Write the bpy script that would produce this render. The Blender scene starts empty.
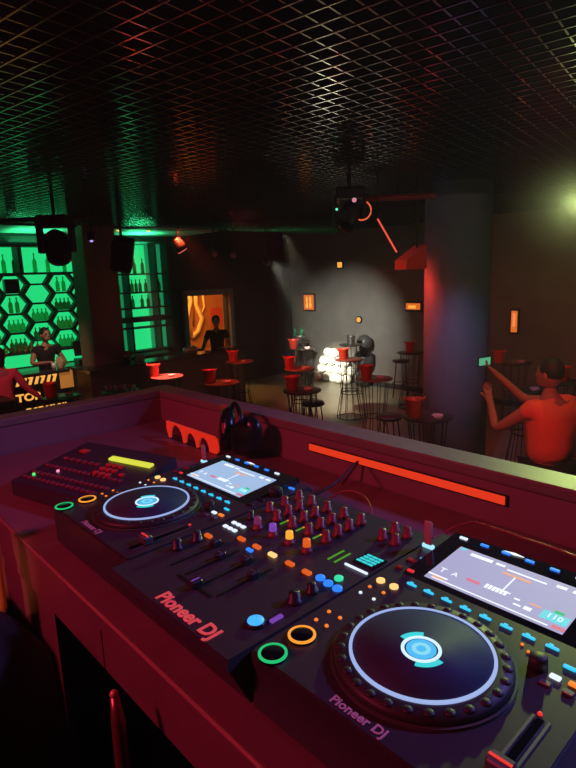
import bpy, bmesh, math, random
from mathutils import Vector, Matrix
R = math.radians
C = bpy.context.scene.collection
rnd = random.Random(7)

# ------------------------------------------------------------ camera, light, exposure
yaw, pitch, roll = .8292, .1911, -.0375
CAM = Vector((.4897, -.3468, 2.5004))
fw = Vector((-math.sin(yaw)*math.cos(pitch), math.cos(yaw)*math.cos(pitch), -math.sin(pitch)))
r0 = Vector((math.cos(yaw), math.sin(yaw), 0)); u0 = r0.cross(fw)
cr, sr = math.cos(roll), math.sin(roll)
rt = cr*r0+sr*u0; up = -sr*r0+cr*u0
cam = bpy.data.cameras.new('camera'); co = bpy.data.objects.new('camera', cam); C.objects.link(co)
M = Matrix((rt, up, -fw)).transposed().to_4x4(); M.translation = CAM; co.matrix_world = M
cam.sensor_fit = 'HORIZONTAL'; cam.sensor_width = 36; cam.lens = 555/576*36; cam.clip_start = .02
bpy.context.scene.camera = co
sc = bpy.context.scene
sc.view_settings.view_transform = 'Standard'; sc.view_settings.look = 'None'
sc.view_settings.exposure = 0; sc.view_settings.gamma = 1; sc.view_settings.use_curve_mapping = False
w = bpy.data.worlds.new('world'); sc.world = w; w.use_nodes = True
w.node_tree.nodes['Background'].inputs[0].default_value = (.02, .012, .015, 1)
w.node_tree.nodes['Background'].inputs[1].default_value = .1

def light(name, kind, loc, aim, power, col, size=.2, angle=60, blend=.6):
    l = bpy.data.lights.new(name, kind); l.energy = power; l.color = col
    if kind == 'AREA': l.size = size
    else: l.shadow_soft_size = size
    if kind == 'SPOT': l.spot_size = R(angle); l.spot_blend = blend
    o = bpy.data.objects.new(name, l); C.objects.link(o); o.location = loc
    if aim is not None:
        o.rotation_euler = (Vector(aim)-Vector(loc)).to_track_quat('-Z', 'Y').to_euler()
    return o
# red wash par cans over the booth
light('booth_red_wash', 'AREA', (-.9, -1.6, 3.3), (-.6, .5, 2.0), 12, (1, .06, .14), .5)
light('booth_red_wash', 'SPOT', (-.9, -1.5, 3.3), (-.4, .76, 2.03), 44, (1, .05, .16), .08, 58)
# added violet lamp, puts the screens' bluish glow on the decks
light('deck_glow_fill', 'SPOT', (.9, 1.9, 3.3), (-.1, .25, 2.05), 95, (.30, .25, 1), .1, 60)
# added dim fill, no such lamp; lifts the dark parts of the room
light('dark_lift_fill', 'AREA', (-2.5, 3.5, 3.3), (-2.5, 3.5, 0), 2.5, (1, .66, .68), 4)
# bar
light('bar_green_tube', 'AREA', (-9.7, 3.2, 3.25), (-9.7, 3.2, 3.6), 13, (.05, 1, .35), .8)
light('bar_green_tube', 'AREA', (-9.7, 5.2, 3.25), (-9.7, 5.2, 3.6), 14, (.05, 1, .35), .5)
light('bartender_fill', 'SPOT', (-7.6, 2.6, 3.3), (-9.2, 3.05, 1.3), 120, (1, .62, .42), .05, 36)  # added warm light to brighten the bartender, no lamp known there
# white spot on the far wall
light('wall_spot', 'SPOT', (-5.68, 5.10, 2.70), (-8.05, 9.43, 1.0), 1200, (1, .96, .82), .04, 42, 1.0)
light('wall_spot_core', 'SPOT', (-5.72, 5.08, 2.70), (-8.3, 9.2, .45), 7500, (1, .95, .66), .03, 13, .9)
light('floor_fill', 'SPOT', (-5.5, 5.2, 3.1), (-6.9, 7.9, 0), 900, (1, .92, .58), .04, 34, .9)  # added light to brighten the floor before the far wall
light('pink_sleeve_fill', 'SPOT', (-5.6, .6, 3.2), (-7.7, 1.9, 1.3), 120, (1, .14, .22), .05, 40)  # added pink light to brighten the pink person's dark arms
light('bottle_orange_fill', 'SPOT', (.9, -1.2, 3.2), (-.75, -.085, 1.9), 160, (1, .30, .10), .03, 5)  # added narrow light that turns the bottle bright orange
# red pars over the tables
light('table_red_par', 'SPOT', (-6.1, 3.8, 3.2), (-6.6, 5.2, 1.0), 330, (1, .09, .03), .06, 75, .8)
light('table_red_par', 'SPOT', (-6.9, 3.5, 3.2), (-6.98, 4.06, 1.0), 1800, (1, .28, .20), .05, 24, .6)
light('table_red_par', 'SPOT', (-4.0, 3.0, 3.2), (-4.2, 6.2, 1.0), 110, (1, .06, .08), .06, 75, .8)
light('column_red_par', 'SPOT', (-3.95, 5.10, 2.6), (-3.3, 5.45, 2.0), 60, (1, .05, .03), .05, 110, .8)
light('guest_red_par', 'SPOT', (-.4, 1.8, 3.25), (-1.3, 4.0, 1.3), 130, (1, .07, .05), .06, 50, .8)
light('column_blue_fill', 'SPOT', (-1.6, 3.0, 3.2), (-2.9, 5.6, 1.0), 110, (.40, .48, 1), .06, 40, 1)  # added blue light for the bluish tone on the round column
light('right_wall_par', 'SPOT', (-1.0, 6.0, 3.3), (-2.5, 9.4, 1.8), 70, (1, .16, .12), .1, 90, 1)
light('lime_lamp_light', 'SPOT', (-.93, 3.90, 2.90), (0.2, .76, 2.1), 190, (.72, 1, .22), .05, 36, .9)
light('lime_lamp_glow', 'POINT', (-1.12, 4.02, 2.95), None, 6, (.80, 1, .34), .05)
light('door_room_light', 'AREA', (-11.5, 7.0, 3.0), (-12.0, 7.2, 1), 90, (1, .5, .12), .8)

# ------------------------------------------------------------ materials
MATS = {}
def mat(name, col=(.5, .5, .5), rough=.6, metal=0, emit=None, es=1, noise=.12, ns=20, alpha=None, spec=.5, coat=0):
    if name in MATS: return MATS[name]
    m = bpy.data.materials.new(name); m.use_nodes = True; nt = m.node_tree
    b = nt.nodes['Principled BSDF']
    b.inputs['Base Color'].default_value = (*col, 1); b.inputs['Roughness'].default_value = rough
    b.inputs['Metallic'].default_value = metal; b.inputs['Specular IOR Level'].default_value = spec
    b.inputs['Coat Weight'].default_value = coat
    if emit:
        b.inputs['Emission Color'].default_value = (*emit, 1); b.inputs['Emission Strength'].default_value = es
    elif noise:
        tc = nt.nodes.new('ShaderNodeTexCoord'); n = nt.nodes.new('ShaderNodeTexNoise'); n.inputs['Scale'].default_value = ns
        n.inputs['Detail'].default_value = 4
        mx = nt.nodes.new('ShaderNodeMix'); mx.data_type = 'RGBA'
        mx.inputs[6].default_value = (*[c*(1-noise) for c in col], 1)
        mx.inputs[7].default_value = (*[min(1, c*(1+noise)) for c in col], 1)
        nt.links.new(tc.outputs['Object'], n.inputs['Vector']); nt.links.new(n.outputs[0], mx.inputs[0])
        nt.links.new(mx.outputs[2], b.inputs['Base Color'])
    if alpha is not None: b.inputs['Transmission Weight'].default_value = alpha
    MATS[name] = m; return m
def led(name, col, s=1.0):
    return mat(name, (.02, .02, .02), .5, emit=col, es=s)
black = mat('black_plastic', (.012, .012, .015), .38)
deckm = mat('deck_metal', (.05, .045, .06), .42, noise=.2, ns=80)
rubber = mat('jog_rubber', (.035, .03, .032), .5)
gloss = mat('gloss_black', (.006, .007, .012), .12)
plat = mat('platter_blue_black', (.05, .065, .13), .6, spec=.15)
greym = mat('grey_metal', (.22, .22, .24), .4, .6)
silver = mat('silver', (.5, .5, .52), .3, .8)
printm = mat('printed_logo', (.75, .6, .6), .5)  # silver print, red light on it put into the colour
wallm = mat('plaster_dark', (.16, .155, .145), .8, noise=.25, ns=3)
darkwall = mat('dark_wall', (.022, .020, .022), .85, noise=.3, ns=3)
floorm = mat('polished_floor', (.20, .185, .15), .4, noise=.3, ns=4)
boothw = mat('booth_paint', (.30, .16, .17), .55, noise=.18, ns=6)
deskm = mat('desk_top', (.22, .11, .12), .45, noise=.25, ns=9)
rimm = mat('rim_cap', (.25, .19, .14), .5, noise=.2, ns=10)
edgem = mat('desk_edge_highlight', (.55, .25, .25), .3, .3)  # red highlight of the desk edge put in as a lighter strip
wire = mat('black_wire', (.02, .02, .02), .4, .5)
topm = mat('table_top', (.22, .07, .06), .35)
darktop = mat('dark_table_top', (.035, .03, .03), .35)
redpail = mat('red_pail', (.75, .07, .04), .35, .3)
greypail = mat('steel_pail', (.25, .25, .25), .35, .8)
barm = mat('bar_wood', (.05, .035, .03), .5, noise=.3, ns=12)
bartop = mat('bar_top', (.035, .035, .035), .2)
gpanel = mat('green_backlight', (.02, .1, .05), .6, emit=(.015, .74, .21), es=1.0)
cpanel = mat('cyan_backlight', (.02, .1, .08), .6, emit=(.03, .95, .42), es=1.0)
framem = mat('shelf_frame', (.02, .035, .03), .6)
bottlem = mat('bottle_glass', (.05, .5, .22), .15, alpha=.75)
skin = mat('skin', (.38, .21, .15), .55, noise=.06)
blackcloth = mat('black_cloth', (.012, .014, .016), .9)
pinkcloth = mat('pink_cloth', (.75, .16, .20), .9)
orangecloth = mat('orange_cloth', (.95, .22, .14), .9)
hairm = mat('dark_hair', (.012, .009, .008), .6)
canm = mat('lamp_housing', (.02, .02, .02), .5, .3)

# ------------------------------------------------------------ mesh builder
class MB:
    def __init__(s): s.v = []; s.f = []; s.m = []; s.s = []; s.mats = []; s.T = Matrix.Identity(4)
    def mi(s, m):
        if m not in s.mats: s.mats.append(m)
        return s.mats.index(m)
    def add(s, vs, fs, m, smooth=False):
        n = len(s.v); k = s.mi(m)
        s.v += [s.T @ Vector(p) for p in vs]
        for f in fs: s.f.append([i+n for i in f]); s.m.append(k); s.s.append(smooth)
        return s
    def box(s, c, d, m, rz=0, bev=0):
        x, y, z = [a/2 for a in d]
        if bev:
            b = min(bev, x*.9, y*.9)
            P = [(x-b, -y), (x, -y+b), (x, y-b), (x-b, y), (-x+b, y), (-x, y-b), (-x, -y+b), (-x+b, -y)]
            q = min(b, z*.9); vs = []
            for zz, k in ((-z, q), (-z+q, 0), (z-q, 0), (z, q)):
                for a, e in P: vs.append((a*(x-k*.7)/x, e*(y-k*.7)/y, zz))
            fs = [tuple(reversed(range(8))), tuple(range(24, 32))]
            for L in range(3):
                for i in range(8): j = (i+1) % 8; fs.append((L*8+i, L*8+j, L*8+8+j, L*8+8+i))
        else:
            vs = [(a*x, e*y, g*z) for g in (-1, 1) for a, e in ((-1, -1), (1, -1), (1, 1), (-1, 1))]
            fs = [(3, 2, 1, 0), (4, 5, 6, 7), (0, 1, 5, 4), (1, 2, 6, 5), (2, 3, 7, 6), (3, 0, 4, 7)]
        rot = Matrix.Rotation(rz, 4, 'Z'); c = Vector(c)
        return s.add([rot @ Vector(p)+c for p in vs], fs, m)
    def lathe(s, prof, m, c=(0, 0, 0), n=24, axis=None, cap=True, sx=1, sy=1):
        c = Vector(c); q = Vector((0, 0, 1)).rotation_difference(Vector(axis)) if axis else None
        vs = []
        for r, z in prof:
            for i in range(n):
                a = 2*math.pi*i/n; p = Vector((r*math.cos(a)*sx, r*math.sin(a)*sy, z))
                if q: p = q @ p
                vs.append(p+c)
        fs = []
        for k in range(len(prof)-1):
            for i in range(n): j = (i+1) % n; fs.append((k*n+i, k*n+j, k*n+n+j, k*n+n+i))
        if cap:
            fs.append(tuple(reversed(range(n)))); fs.append(tuple(range((len(prof)-1)*n, len(prof)*n)))
        return s.add(vs, fs, m, True)
    def ring(s, c, ri, ro, h, m, a0=0, a1=360, n=48):
        full = abs(a1-a0) >= 360; N = n if full else n+1; vs = []; c = Vector(c)
        for i in range(N):
            a = R(a0+(a1-a0)*i/n)
            for r, z in ((ri, 0), (ro, 0), (ro, h), (ri, h)): vs.append(Vector((r*math.cos(a), r*math.sin(a), z))+c)
        fs = []
        for i in range(n):
            j = (i+1) % N
            for k in range(4): l = (k+1) % 4; fs.append((i*4+k, j*4+k, j*4+l, i*4+l))
        if not full: fs += [(0, 3, 2, 1), tuple(4*(N-1)+k for k in range(4))]
        return s.add(vs, fs, m)
    def tube(s, pts, r, m, n=8, closed=False):
        pts = [Vector(p) for p in pts]; N = len(pts); vs = []; ref = None
        for i, p in enumerate(pts):
            a = pts[(i-1) % N] if (closed or i > 0) else p; b = pts[(i+1) % N] if (closed or i < N-1) else p
            t = (b-a).normalized()
            if ref is None: ref = Vector((0, 0, 1)) if abs(t.z) < .9 else Vector((1, 0, 0))
            x = t.cross(ref).normalized(); y = t.cross(x).normalized(); pass
            rr = r[i] if isinstance(r, (list, tuple)) else r
            for k in range(n): an = 2*math.pi*k/n; vs.append(p+x*rr*math.cos(an)+y*rr*math.sin(an))
        fs = []
        for i in range(N if closed else N-1):
            j = (i+1) % N
            for k in range(n): l = (k+1) % n; fs.append((i*n+k, j*n+k, j*n+l, i*n+l))
        if not closed: fs += [tuple(range(n)), tuple(reversed(range((N-1)*n, N*n)))]
        return s.add(vs, fs, m, True)
    def circle(s, c, r, z, t, m, n=32):
        return s.tube([(c[0]+r*math.cos(2*math.pi*i/n), c[1]+r*math.sin(2*math.pi*i/n), z) for i in range(n)], t, m, 6, True)
    def sphere(s, c, r, m, nu=16, nv=10):
        rx, ry, rz = r if isinstance(r, (tuple, list)) else (r, r, r); c = Vector(c)
        vs = [c+Vector((0, 0, -rz))]
        for k in range(1, nv):
            ph = -math.pi/2+math.pi*k/nv
            for i in range(nu):
                a = 2*math.pi*i/nu; vs.append(c+Vector((rx*math.cos(ph)*math.cos(a), ry*math.cos(ph)*math.sin(a), rz*math.sin(ph))))
        vs.append(c+Vector((0, 0, rz))); fs = []
        for i in range(nu):
            j = (i+1) % nu; fs.append((0, 1+j, 1+i)); fs.append((len(vs)-1, 1+(nv-2)*nu+i, 1+(nv-2)*nu+j))
            for k in range(nv-2): a = 1+k*nu; fs.append((a+i, a+j, a+nu+j, a+nu+i))
        return s.add(vs, fs, m, True)
    def prism(s, poly, z0, z1, m):
        n = len(poly)
        vs = [(x, y, z0) for x, y in poly]+[(x, y, z1) for x, y in poly]
        fs = [tuple(reversed(range(n))), tuple(range(n, 2*n))]+[(i, (i+1) % n, n+(i+1) % n, n+i) for i in range(n)]
        return s.add(vs, fs, m)
    def text(s, txt, size, m, X, h=.001, align='CENTER', stretch=1, bold=0):
        cu = bpy.data.curves.new('t', 'FONT'); cu.body = txt; cu.size = size; cu.extrude = h/2
        cu.align_x = align; cu.align_y = 'CENTER'; cu.resolution_u = 3; cu.offset = bold
        o = bpy.data.objects.new('t', cu); C.objects.link(o)
        me = bpy.data.meshes.new_from_object(o.evaluated_get(bpy.context.evaluated_depsgraph_get()))
        S = Matrix.Diagonal((stretch, 1, 1, 1))
        s.add([X @ S @ v.co for v in me.vertices], [tuple(p.vertices) for p in me.polygons], m)
        bpy.data.objects.remove(o); bpy.data.curves.remove(cu); bpy.data.meshes.remove(me)
        return s
    def build(s, name, parent=None, loc=None, rz=0):
        me = bpy.data.meshes.new(name); me.from_pydata([tuple(v) for v in s.v], [], s.f); me.update()
        for m in s.mats: me.materials.append(m)
        for p, k, sm in zip(me.polygons, s.m, s.s): p.material_index = k; p.use_smooth = sm
        bm = bmesh.new(); bm.from_mesh(me); bmesh.ops.recalc_face_normals(bm, faces=bm.faces); bm.to_mesh(me); bm.free()
        o = bpy.data.objects.new(name, me); C.objects.link(o)
        if parent: o.parent = parent
        if loc: o.location = loc
        o.rotation_euler.z = rz
        return o
def tag(o, label, cat, group=None):
    o['label'] = label; o['category'] = cat
    if group: o['group'] = group
    return o
def struct(o): o['kind'] = 'structure'; return o
def thing(name, label, cat, loc=(0, 0, 0), rz=0, group=None):
    o = bpy.data.objects.new(name, None); C.objects.link(o); o.location = loc; o.rotation_euler = (0, 0, rz)
    o.empty_display_size = .05
    return tag(o, label, cat, group)
def dup(root, loc, rz, label, group=None):
    r = root.copy(); C.objects.link(r); r.location = loc; r.rotation_euler = (0, 0, rz); r['label'] = label
    if group: r['group'] = group
    for ch in list(root.children):
        c = ch.copy(); C.objects.link(c); c.parent = r
        for g in ch.children: d = g.copy(); C.objects.link(d); d.parent = c
    return r
def XM(o, x, y):
    """matrix with origin o and text x / y directions"""
    x = Vector(x).normalized(); y = Vector(y).normalized(); z = x.cross(y)
    m = Matrix((x, y, z)).transposed().to_4x4(); m.translation = Vector(o); return m

# ------------------------------------------------------------ room shell
HC = 3.45; XL, YF, XR, YB = -10.2, 9.43, 4.0, -4.0
struct(MB().box(((XL+XR)/2-1.5, (YF+YB)/2, -.05), (XR-XL+4, YF-YB+.4, .1), floorm).build('floor'))
struct(MB().box(((XL+XR)/2, YF+.1, 1.9), (XR-XL+.4, .2, 3.8), wallm).build('wall_far'))
b = MB()
b.box((XL-.1, (YB+6.45)/2, 1.9), (.2, 6.45-YB, 3.8), darkwall); b.box((XL-.1, (7.62+YF)/2, 1.9), (.2, YF-7.62, 3.8), darkwall)
b.box((XL-.1, 7.035, 2.15+.825), (.2, 1.17, 1.65), darkwall); struct(b.build('wall_left'))
struct(MB().box((XR+.1, (YF+YB)/2, 1.9), (.2, YF-YB, 3.8), darkwall).build('wall_right'))
struct(MB().box(((XL+XR)/2, YB-.1, 1.9), (XR-XL+.4, .2, 3.8), darkwall).build('wall_back'))
struct(MB().box(((XL+XR)/2, (YF+YB)/2, 3.85), (XR-XL+.4, YF-YB+.4, .1), mat('void_black', (.004, .004, .004), .95)).build('ceiling'))
# open square-cell metal ceiling grid, turned about 9.5 degrees to the booth
gm = mat('ceiling_grid_metal', (.43, .43, .43), .15, .95, noise=.15, ns=40)
b = MB(); th = R(9.6); x0, x1, y0, y1 = -8.75, XR, YB, YF
def clip(p, d):
    t0, t1 = -99, 99
    for a, q, lo, hi in ((p[0], d[0], x0, x1), (p[1], d[1], y0, y1)):
        if abs(q) < 1e-9:
            if a < lo or a > hi: return None
            continue
        s0, s1 = (lo-a)/q, (hi-a)/q
        if s0 > s1: s0, s1 = s1, s0
        t0, t1 = max(t0, s0), min(t1, s1)
    return (t0, t1) if t1 > t0 else None
for ang, dz in ((th, 0), (th+math.pi/2, .004)):
    d = (math.cos(ang), math.sin(ang)); n = (-d[1], d[0])
    for k in range(-160, 161):
        off = k*.1025; p = (-1.038+n[0]*off, 1.398+n[1]*off); c = clip(p, d)
        if c:
            t = (c[0]+c[1])/2
            b.box((p[0]+d[0]*t, p[1]+d[1]*t, HC+dz+.003), (c[1]-c[0], .009, .006), gm, ang)
struct(b.build('ceiling'))
# plain plaster soffit over the bar, lit green by the shelves
sof = mat('soffit_paint', (.45, .47, .45), .5, noise=.2, ns=5)
b = MB(); b.prism([(XL, YB), (-8.85, YB), (-8.85, 4.3), (-8.6, 4.9), (-8.75, 6.4), (XL, 6.4)], HC-.02, HC+.05, sof)
struct(b.build('ceiling'))
struct(MB().box((-8.80, 1.15, HC-.01), (.06, 10.3, .03), darkwall).build('trim_1'))
struct(MB().box(((XL+XR)/2, YF-.02, .05), (XR-XL, .04, .1), darkwall).build('baseboard_far'))
# booth podium, walls, desk
ZT = 2.052; ZD = ZT-.085; ZR = ZT+.03
struct(MB().box((.4, -.9, .475), (3.6, 3.2, .95), darkwall).build('floor'))
b = MB(); b.box((.45, .76, ZR/2-.012), (3.90, .08, ZR-.03), boothw); o = struct(b.build('wall_booth_front'))
b = MB(); b.box((-1.46, -.70, ZR/2-.012), (.08, 2.84, ZR-.03), boothw); struct(b.build('wall_booth_left'))
b = MB(); b.box((.45, .76, ZR-.013), (3.92, .084, .026), rimm, bev=.004); b.box((-1.46, -.70, ZR-.013), (.084, 2.84, .026), rimm, bev=.004)
struct(b.build('trim_2'))
# the lit channel in the wall
t = thing('led_strip_light', 'orange-red glowing LED strip set in the red booth wall behind the mixer', 'light', (-.30, .717, ZT-.028))
MB().box((0, 0, 0), (.585, .006, .024), black).build('channel', t)
MB().box((0, -.004, .001), (.575, .004, .018), led('strip_red', (1, .05, .012), .75)).build('diffuser', t)
t = thing('booth_desk', 'dark red-lit booth desk top with bright front edge under the decks', 'desk', (0, 0, ZD))
MB().box((.26, .346, -.02), (3.34, .736, .04), deskm).build('desktop', t)
b = MB(); b.tube([(-1.36, -.0245, -.004), (1.9, -.0245, -.004)], .0035, edgem); b.build('edge_highlight', t)
for xa, xb in ((-1.36, -.357), (-.352, 1.9)):
    MB().box(((xa+xb)/2, -.012, -.077), (xb-xa, .02, .074), deskm).build('fascia_panel', t)
MB().box((-1.0, -.008, -.36), (.78, .014, .50), deskm).build('cupboard_front', t)
for xx in (-1.2, -.35, .5, 1.5):
    MB().box((xx, .35, -.528), (.04, .6, .975), darkwall).build('support_panel', t)

# ------------------------------------------------------------ CDJ decks
L_w = led('led_white', (.75, .85, 1), 1.1); L_b = led('led_blue', (.02, .22, 1), 1.1); L_c = led('led_cyan', (.02, .55, .9), 1.1)
L_o = led('led_orange', (1, .22, .02), 1.0); L_y = led('led_warm', (1, .55, .18), 1.3); L_g = led('led_green', (.01, .6, .18), .9)
L_r = led('led_red', (1, .03, .03), .8); L_do = led('led_dim_orange', (.9, .13, .01), .8); L_dc = led('led_turquoise', (.03, .65, .7), 1.0)
scrR = led('screen_lavender', (.40, .38, .62), 1.0); scrL = led('screen_blue', (.36, .52, .78), 1.0)
sw = led('screen_white', (.85, .9, 1), 1.15); so_ = led('screen_peach', (.9, .45, .3), .9); scy = led('screen_cyan', (.15, .7, .8), 1.0); sr_ = led('screen_rose', (.8, .2, .3), .9)
jg = led('jog_glow', (.06, .45, .85), 1.1); jw = led('jog_ring_white', (.55, .75, 1), 1.25)
rw = led('jog_rim_light', (.42, .55, 1), .8)
CH = .085
def make_cdj():
    t = thing('media_player', 'large media player deck at the right, lavender screen and glowing jog wheel nearest the camera', 'dj deck', (0, 0, ZD))
    W, Dp = .329, .453
    b = MB(); b.prism([(.004, .02), (W-.004, .02), (W, .026), (W, Dp), (0, Dp), (0, .026)], .008, CH-.004, deckm)
    b.prism([(.006, .023), (W-.006, .023), (W-.003, .028), (W-.003, Dp-.003), (.003, Dp-.003), (.003, .028)], CH-.004, CH, deckm)
    b.build('body', t)
    for fx, fy in ((.03, .05), (W-.03, .05), (.03, .42), (W-.03, .42)):
        MB().lathe([(.012, 0), (.014, .009)], black, (fx, fy, 0), 12).build('foot', t)
    jx, jy = .1602, .151
    b = MB(); b.ring((jx, jy, CH-.002), .1035, .1065, .005, mat('tray_grey', (.10, .11, .10), .4), n=64); b.build('jog_tray', t)
    # wheel
    prof = [(.102, CH-.002), (.103, CH+.004), (.101, CH+.010), (.0865, CH+.0125), (.0845, CH+.012)]
    b = MB(); b.lathe(prof, rubber, (jx, jy, 0), 72)
    for i in range(28):
        a = 2*math.pi*i/28; b.sphere((jx+.094*math.cos(a), jy+.094*math.sin(a), CH+.0105), (.0065, .0065, .003), rubber, 10, 6)
    jo = b.build('jog_wheel', t)
    b = MB(); b.ring((jx, jy, CH+.012), .0805, .0845, .0022, rw, n=72); b.build('ring_light', jo)
    b = MB(); b.lathe([(.0806, CH+.010), (.0806, CH+.0135)], plat, (jx, jy, 0), 64); b.build('platter_top', jo)
    b = MB(); z = CH+.0137
    b.ring((jx, jy, z), .0, .0175, .0006, jg, n=40); b.ring((jx, jy, z), .0195, .0235, .001, jw, n=48)
    b.ring((jx, jy, z), .0245, .031, .0008, L_dc, -70, -5, 16); b.ring((jx, jy, z), .0245, .031, .0008, L_dc, 118, 176, 16)
    b.ring((jx, jy, z), .006, .011, .0009, led('jog_pale', (.25, .7, .85), 1), n=24)
    b.build('jog_display', jo)
    # screen on a slightly tilted housing
    sy0, sy1, sx0, sx1 = .3084, .4129, .060, .259
    def zz(y): return CH+.001+(y-sy0)*.075
    b = MB(); P = [(sx0-.030, sy0-.016), (sx1+.035, sy0-.016), (sx1+.035, sy1+.036), (sx0-.030, sy1+.036)]
    vs = [(x, y, CH-.002) for x, y in P]+[(x, y, zz(y)) for x, y in P]
    b.add(vs, [(0, 1, 2, 3), (7, 6, 5, 4), (0, 1, 5, 4), (1, 2, 6, 5), (2, 3, 7, 6), (3, 0, 4, 7)], gloss); hs = b.build('screen_housing', t)
    b = MB()
    def q(a0, a1, c0, c1, m, lift=.0006):
        xa, xb = sx0+(sx1-sx0)*a0, sx0+(sx1-sx0)*a1; ya, yb = sy0+(sy1-sy0)*c0, sy0+(sy1-sy0)*c1
        P = [(xa, ya), (xb, ya), (xb, yb), (xa, yb)]
        vs = [(x, y, zz(y)) for x, y in P]+[(x, y, zz(y)+lift) for x, y in P]
        b.add(vs, [(3, 2, 1, 0), (4, 5, 6, 7), (0, 1, 5, 4), (1, 2, 6, 5), (2, 3, 7, 6), (3, 0, 4, 7)], m)
    q(0, 1, 0, 1, scrR, .0008)
    q(.12, .30, .86, .93, sw, .0012); q(.33, .40, .87, .92, sw, .0012); q(.43, .72, .83, .86, sw, .0012); q(.42, .63, .72, .77, so_, .0012)
    q(.78, .85, .86, .92, sw, .0012); q(.89, .96, .86, .92, sw, .0012); q(.02, .06, .93, .99, scy, .0012)
    q(.515, .525, .36, .72, sw, .0012); q(.46, .58, .34, .36, sw, .0012)
    q(.26, .36, .27, .33, sr_, .0012)
    for i in range(6): q(.40+i*.028, .42+i*.028, .27, .37, sw, .0012)
    q(.62, .66, .28, .31, sw, .0012); q(.72, .80, .30, .33, so_, .0012); q(.64, .69, .17, .20, sw, .0012); q(.71, .76, .16, .23, sw, .0012)
    q(.82, .99, .14, .32, scy, .0010); q(.88, .94, .33, .38, L_g, .0012); q(.92, 1, .04, .1, sr_, .0012)
    q(.05, .90, .035, .055, sw, .0012); q(.0, .16, .1, .13, sw, .0012); q(.05, .13, .05, .1, so_, .0012)
    sl = math.atan(.075)
    for tx, a, c, sz, m in (('T', .07, .27, .016, sw), ('A', .17, .28, .014, sw), ('110', .905, .23, .014, sw)):
        y = sy0+(sy1-sy0)*c
        b.text(tx, sz, m, XM((sx0+(sx1-sx0)*a, y, zz(y)+.0016), (1, 0, 0), (0, 1, .075)), .0004)
    b.build('screen', hs)
    # upper button row and emblem
    for i, xx in enumerate((.051, .088, .124, .161, .198, .234)):
        MB().box((xx, .437, zz(.437)+.001), (.013, .0045, .003), L_w if i in (0, 5) else L_b).build('page_button', hs)
    b = MB(); b.T = Matrix.Translation((.135, .441, zz(.441)+.001)); b.prism([(-.016, 0), (0, -.0028), (.016, 0), (0, .0035)], 0, .001, sw); b.build('emblem', hs)
    for i in range(8):
        xx = .060+i*.0286; b = MB(); b.box((xx, .2765, CH+.001), (.016, .0038, .003), L_c, bev=.0008); b.box((xx-.003, .2815, CH+.0006), (.005, .0025, .0015), L_c); b.build('hot_cue_button', t)
    def btn(name, x, y, w, d, m, h=.003, round_=False):
        bb = MB()
        if round_: bb.lathe([(w/2, CH-.001), (w/2, CH+h), (w/2*.85, CH+h+.0006)], m, (x, y, 0), 20)
        else: bb.box((x, y, CH+h/2), (w, d, h), m, bev=.0008)
        return bb.build(name, t)
    btn('loop_button', .021, .254, .013, 0, L_y, round_=True); btn('loop_button', .045, .254, .013, 0, L_y, round_=True)
    for a in ((.019, .231, L_o, .0055), (.043, .232, L_o, .0055), (.019, .21, L_w, .005), (.043, .21, L_w, .005), (.018, .145, L_o, .0055), (.038, .145, L_o, .0055), (.018, .12, L_o, .0055), (.037, .12, L_o, .0055)):
        btn('indicator_lamp', a[0], a[1], a[3], 0, a[2], .0012, True)
    btn('loop_key', .018, .305, .010, .006, mat('dim_red_key', (.4, .02, .04), .5)); btn('loop_key', .037, .307, .011, .006, L_r)
    btn('eject_button', .020, .335, .016, .008, mat('dim_red_key', (.4, .02, .04), .5)); btn('source_button', .033, .350, .016, .003, led('led_dim_blue', (.1, .35, .7), .8))
    for nm, y, m, arc in (('cue_button', .082, led('cue_orange', (1, .33, .03), 1.1), 0), ('play_button', .033, L_g, 0)):
        bb = MB(); bb.lathe([(.0175, CH-.001), (.0175, CH+.003), (.015, CH+.0045), (.0001, CH+.0045)], gloss, (.030, y, 0), 32); k = bb.build(nm, t)
        bb = MB(); bb.ring((.030, y, CH+.003), .0145, .018, .0018, m, n=40); bb.build('light_ring', k)
    # tempo slider, knobs at right
    b = MB(); b.box((.297, .10, CH+.001), (.008, .115, .002), gloss); b.box((.289, .10, CH+.0008), (.003, .12, .001), greym); b.box((.305, .10, CH+.0008), (.003, .12, .001), greym); s_ = b.build('tempo_slider', t)
    b = MB(); b.box((.297, .072, CH+.008), (.024, .016, .014), greym, bev=.002); b.box((.297, .0715, CH+.0155), (.022, .003, .001), L_r); b.build('slider_cap', s_)
    btn('reset_lamp', .293, .165, .005, 0, L_r, .0015, True)
    btn('sync_button', .283, .228, .012, .007, L_w); btn('master_button', .303, .230, .013, .007, L_o); btn('key_button', .2885, .254, .014, .005, L_c)
    btn('sync_pad', .279, .212, .012, .008, greym); btn('master_pad', .302, .214, .012, .008, greym)
    bb = MB(); bb.lathe([(.011, CH-.001), (.010, CH+.014), (.008, CH+.0155)], rubber, (.262, .232, 0), 24); bb.build('jog_adjust_knob', t)
    btn('indicator_lamp', .243, .250, .004, 0, L_o, .001, True); btn('indicator_lamp', .232, .258, .004, 0, L_o, .001, True)
    bb = MB(); bb.lathe([(.015, CH-.001), (.014, CH+.014), (.012, CH+.016)], rubber, (.305, .37, 0), 28); bb.build('browse_knob', t)
    for yy in (.33, .30, .415): btn('browse_button', .305, yy, .016, .006, L_b if yy == .415 else black)
    b = MB(); b.text('Pioneer DJ', .0165, printm, XM((.163, .0325, CH+.0006), (1, 0, 0), (0, 1, 0)), .0006, bold=.0004); b.build('logo', t)
    return t
cdj = make_cdj()
cdj2 = dup(cdj, (-.648, 0, ZD), 0, 'smaller-looking media player deck at the left with pale blue screen, beyond the mixer')
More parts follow.
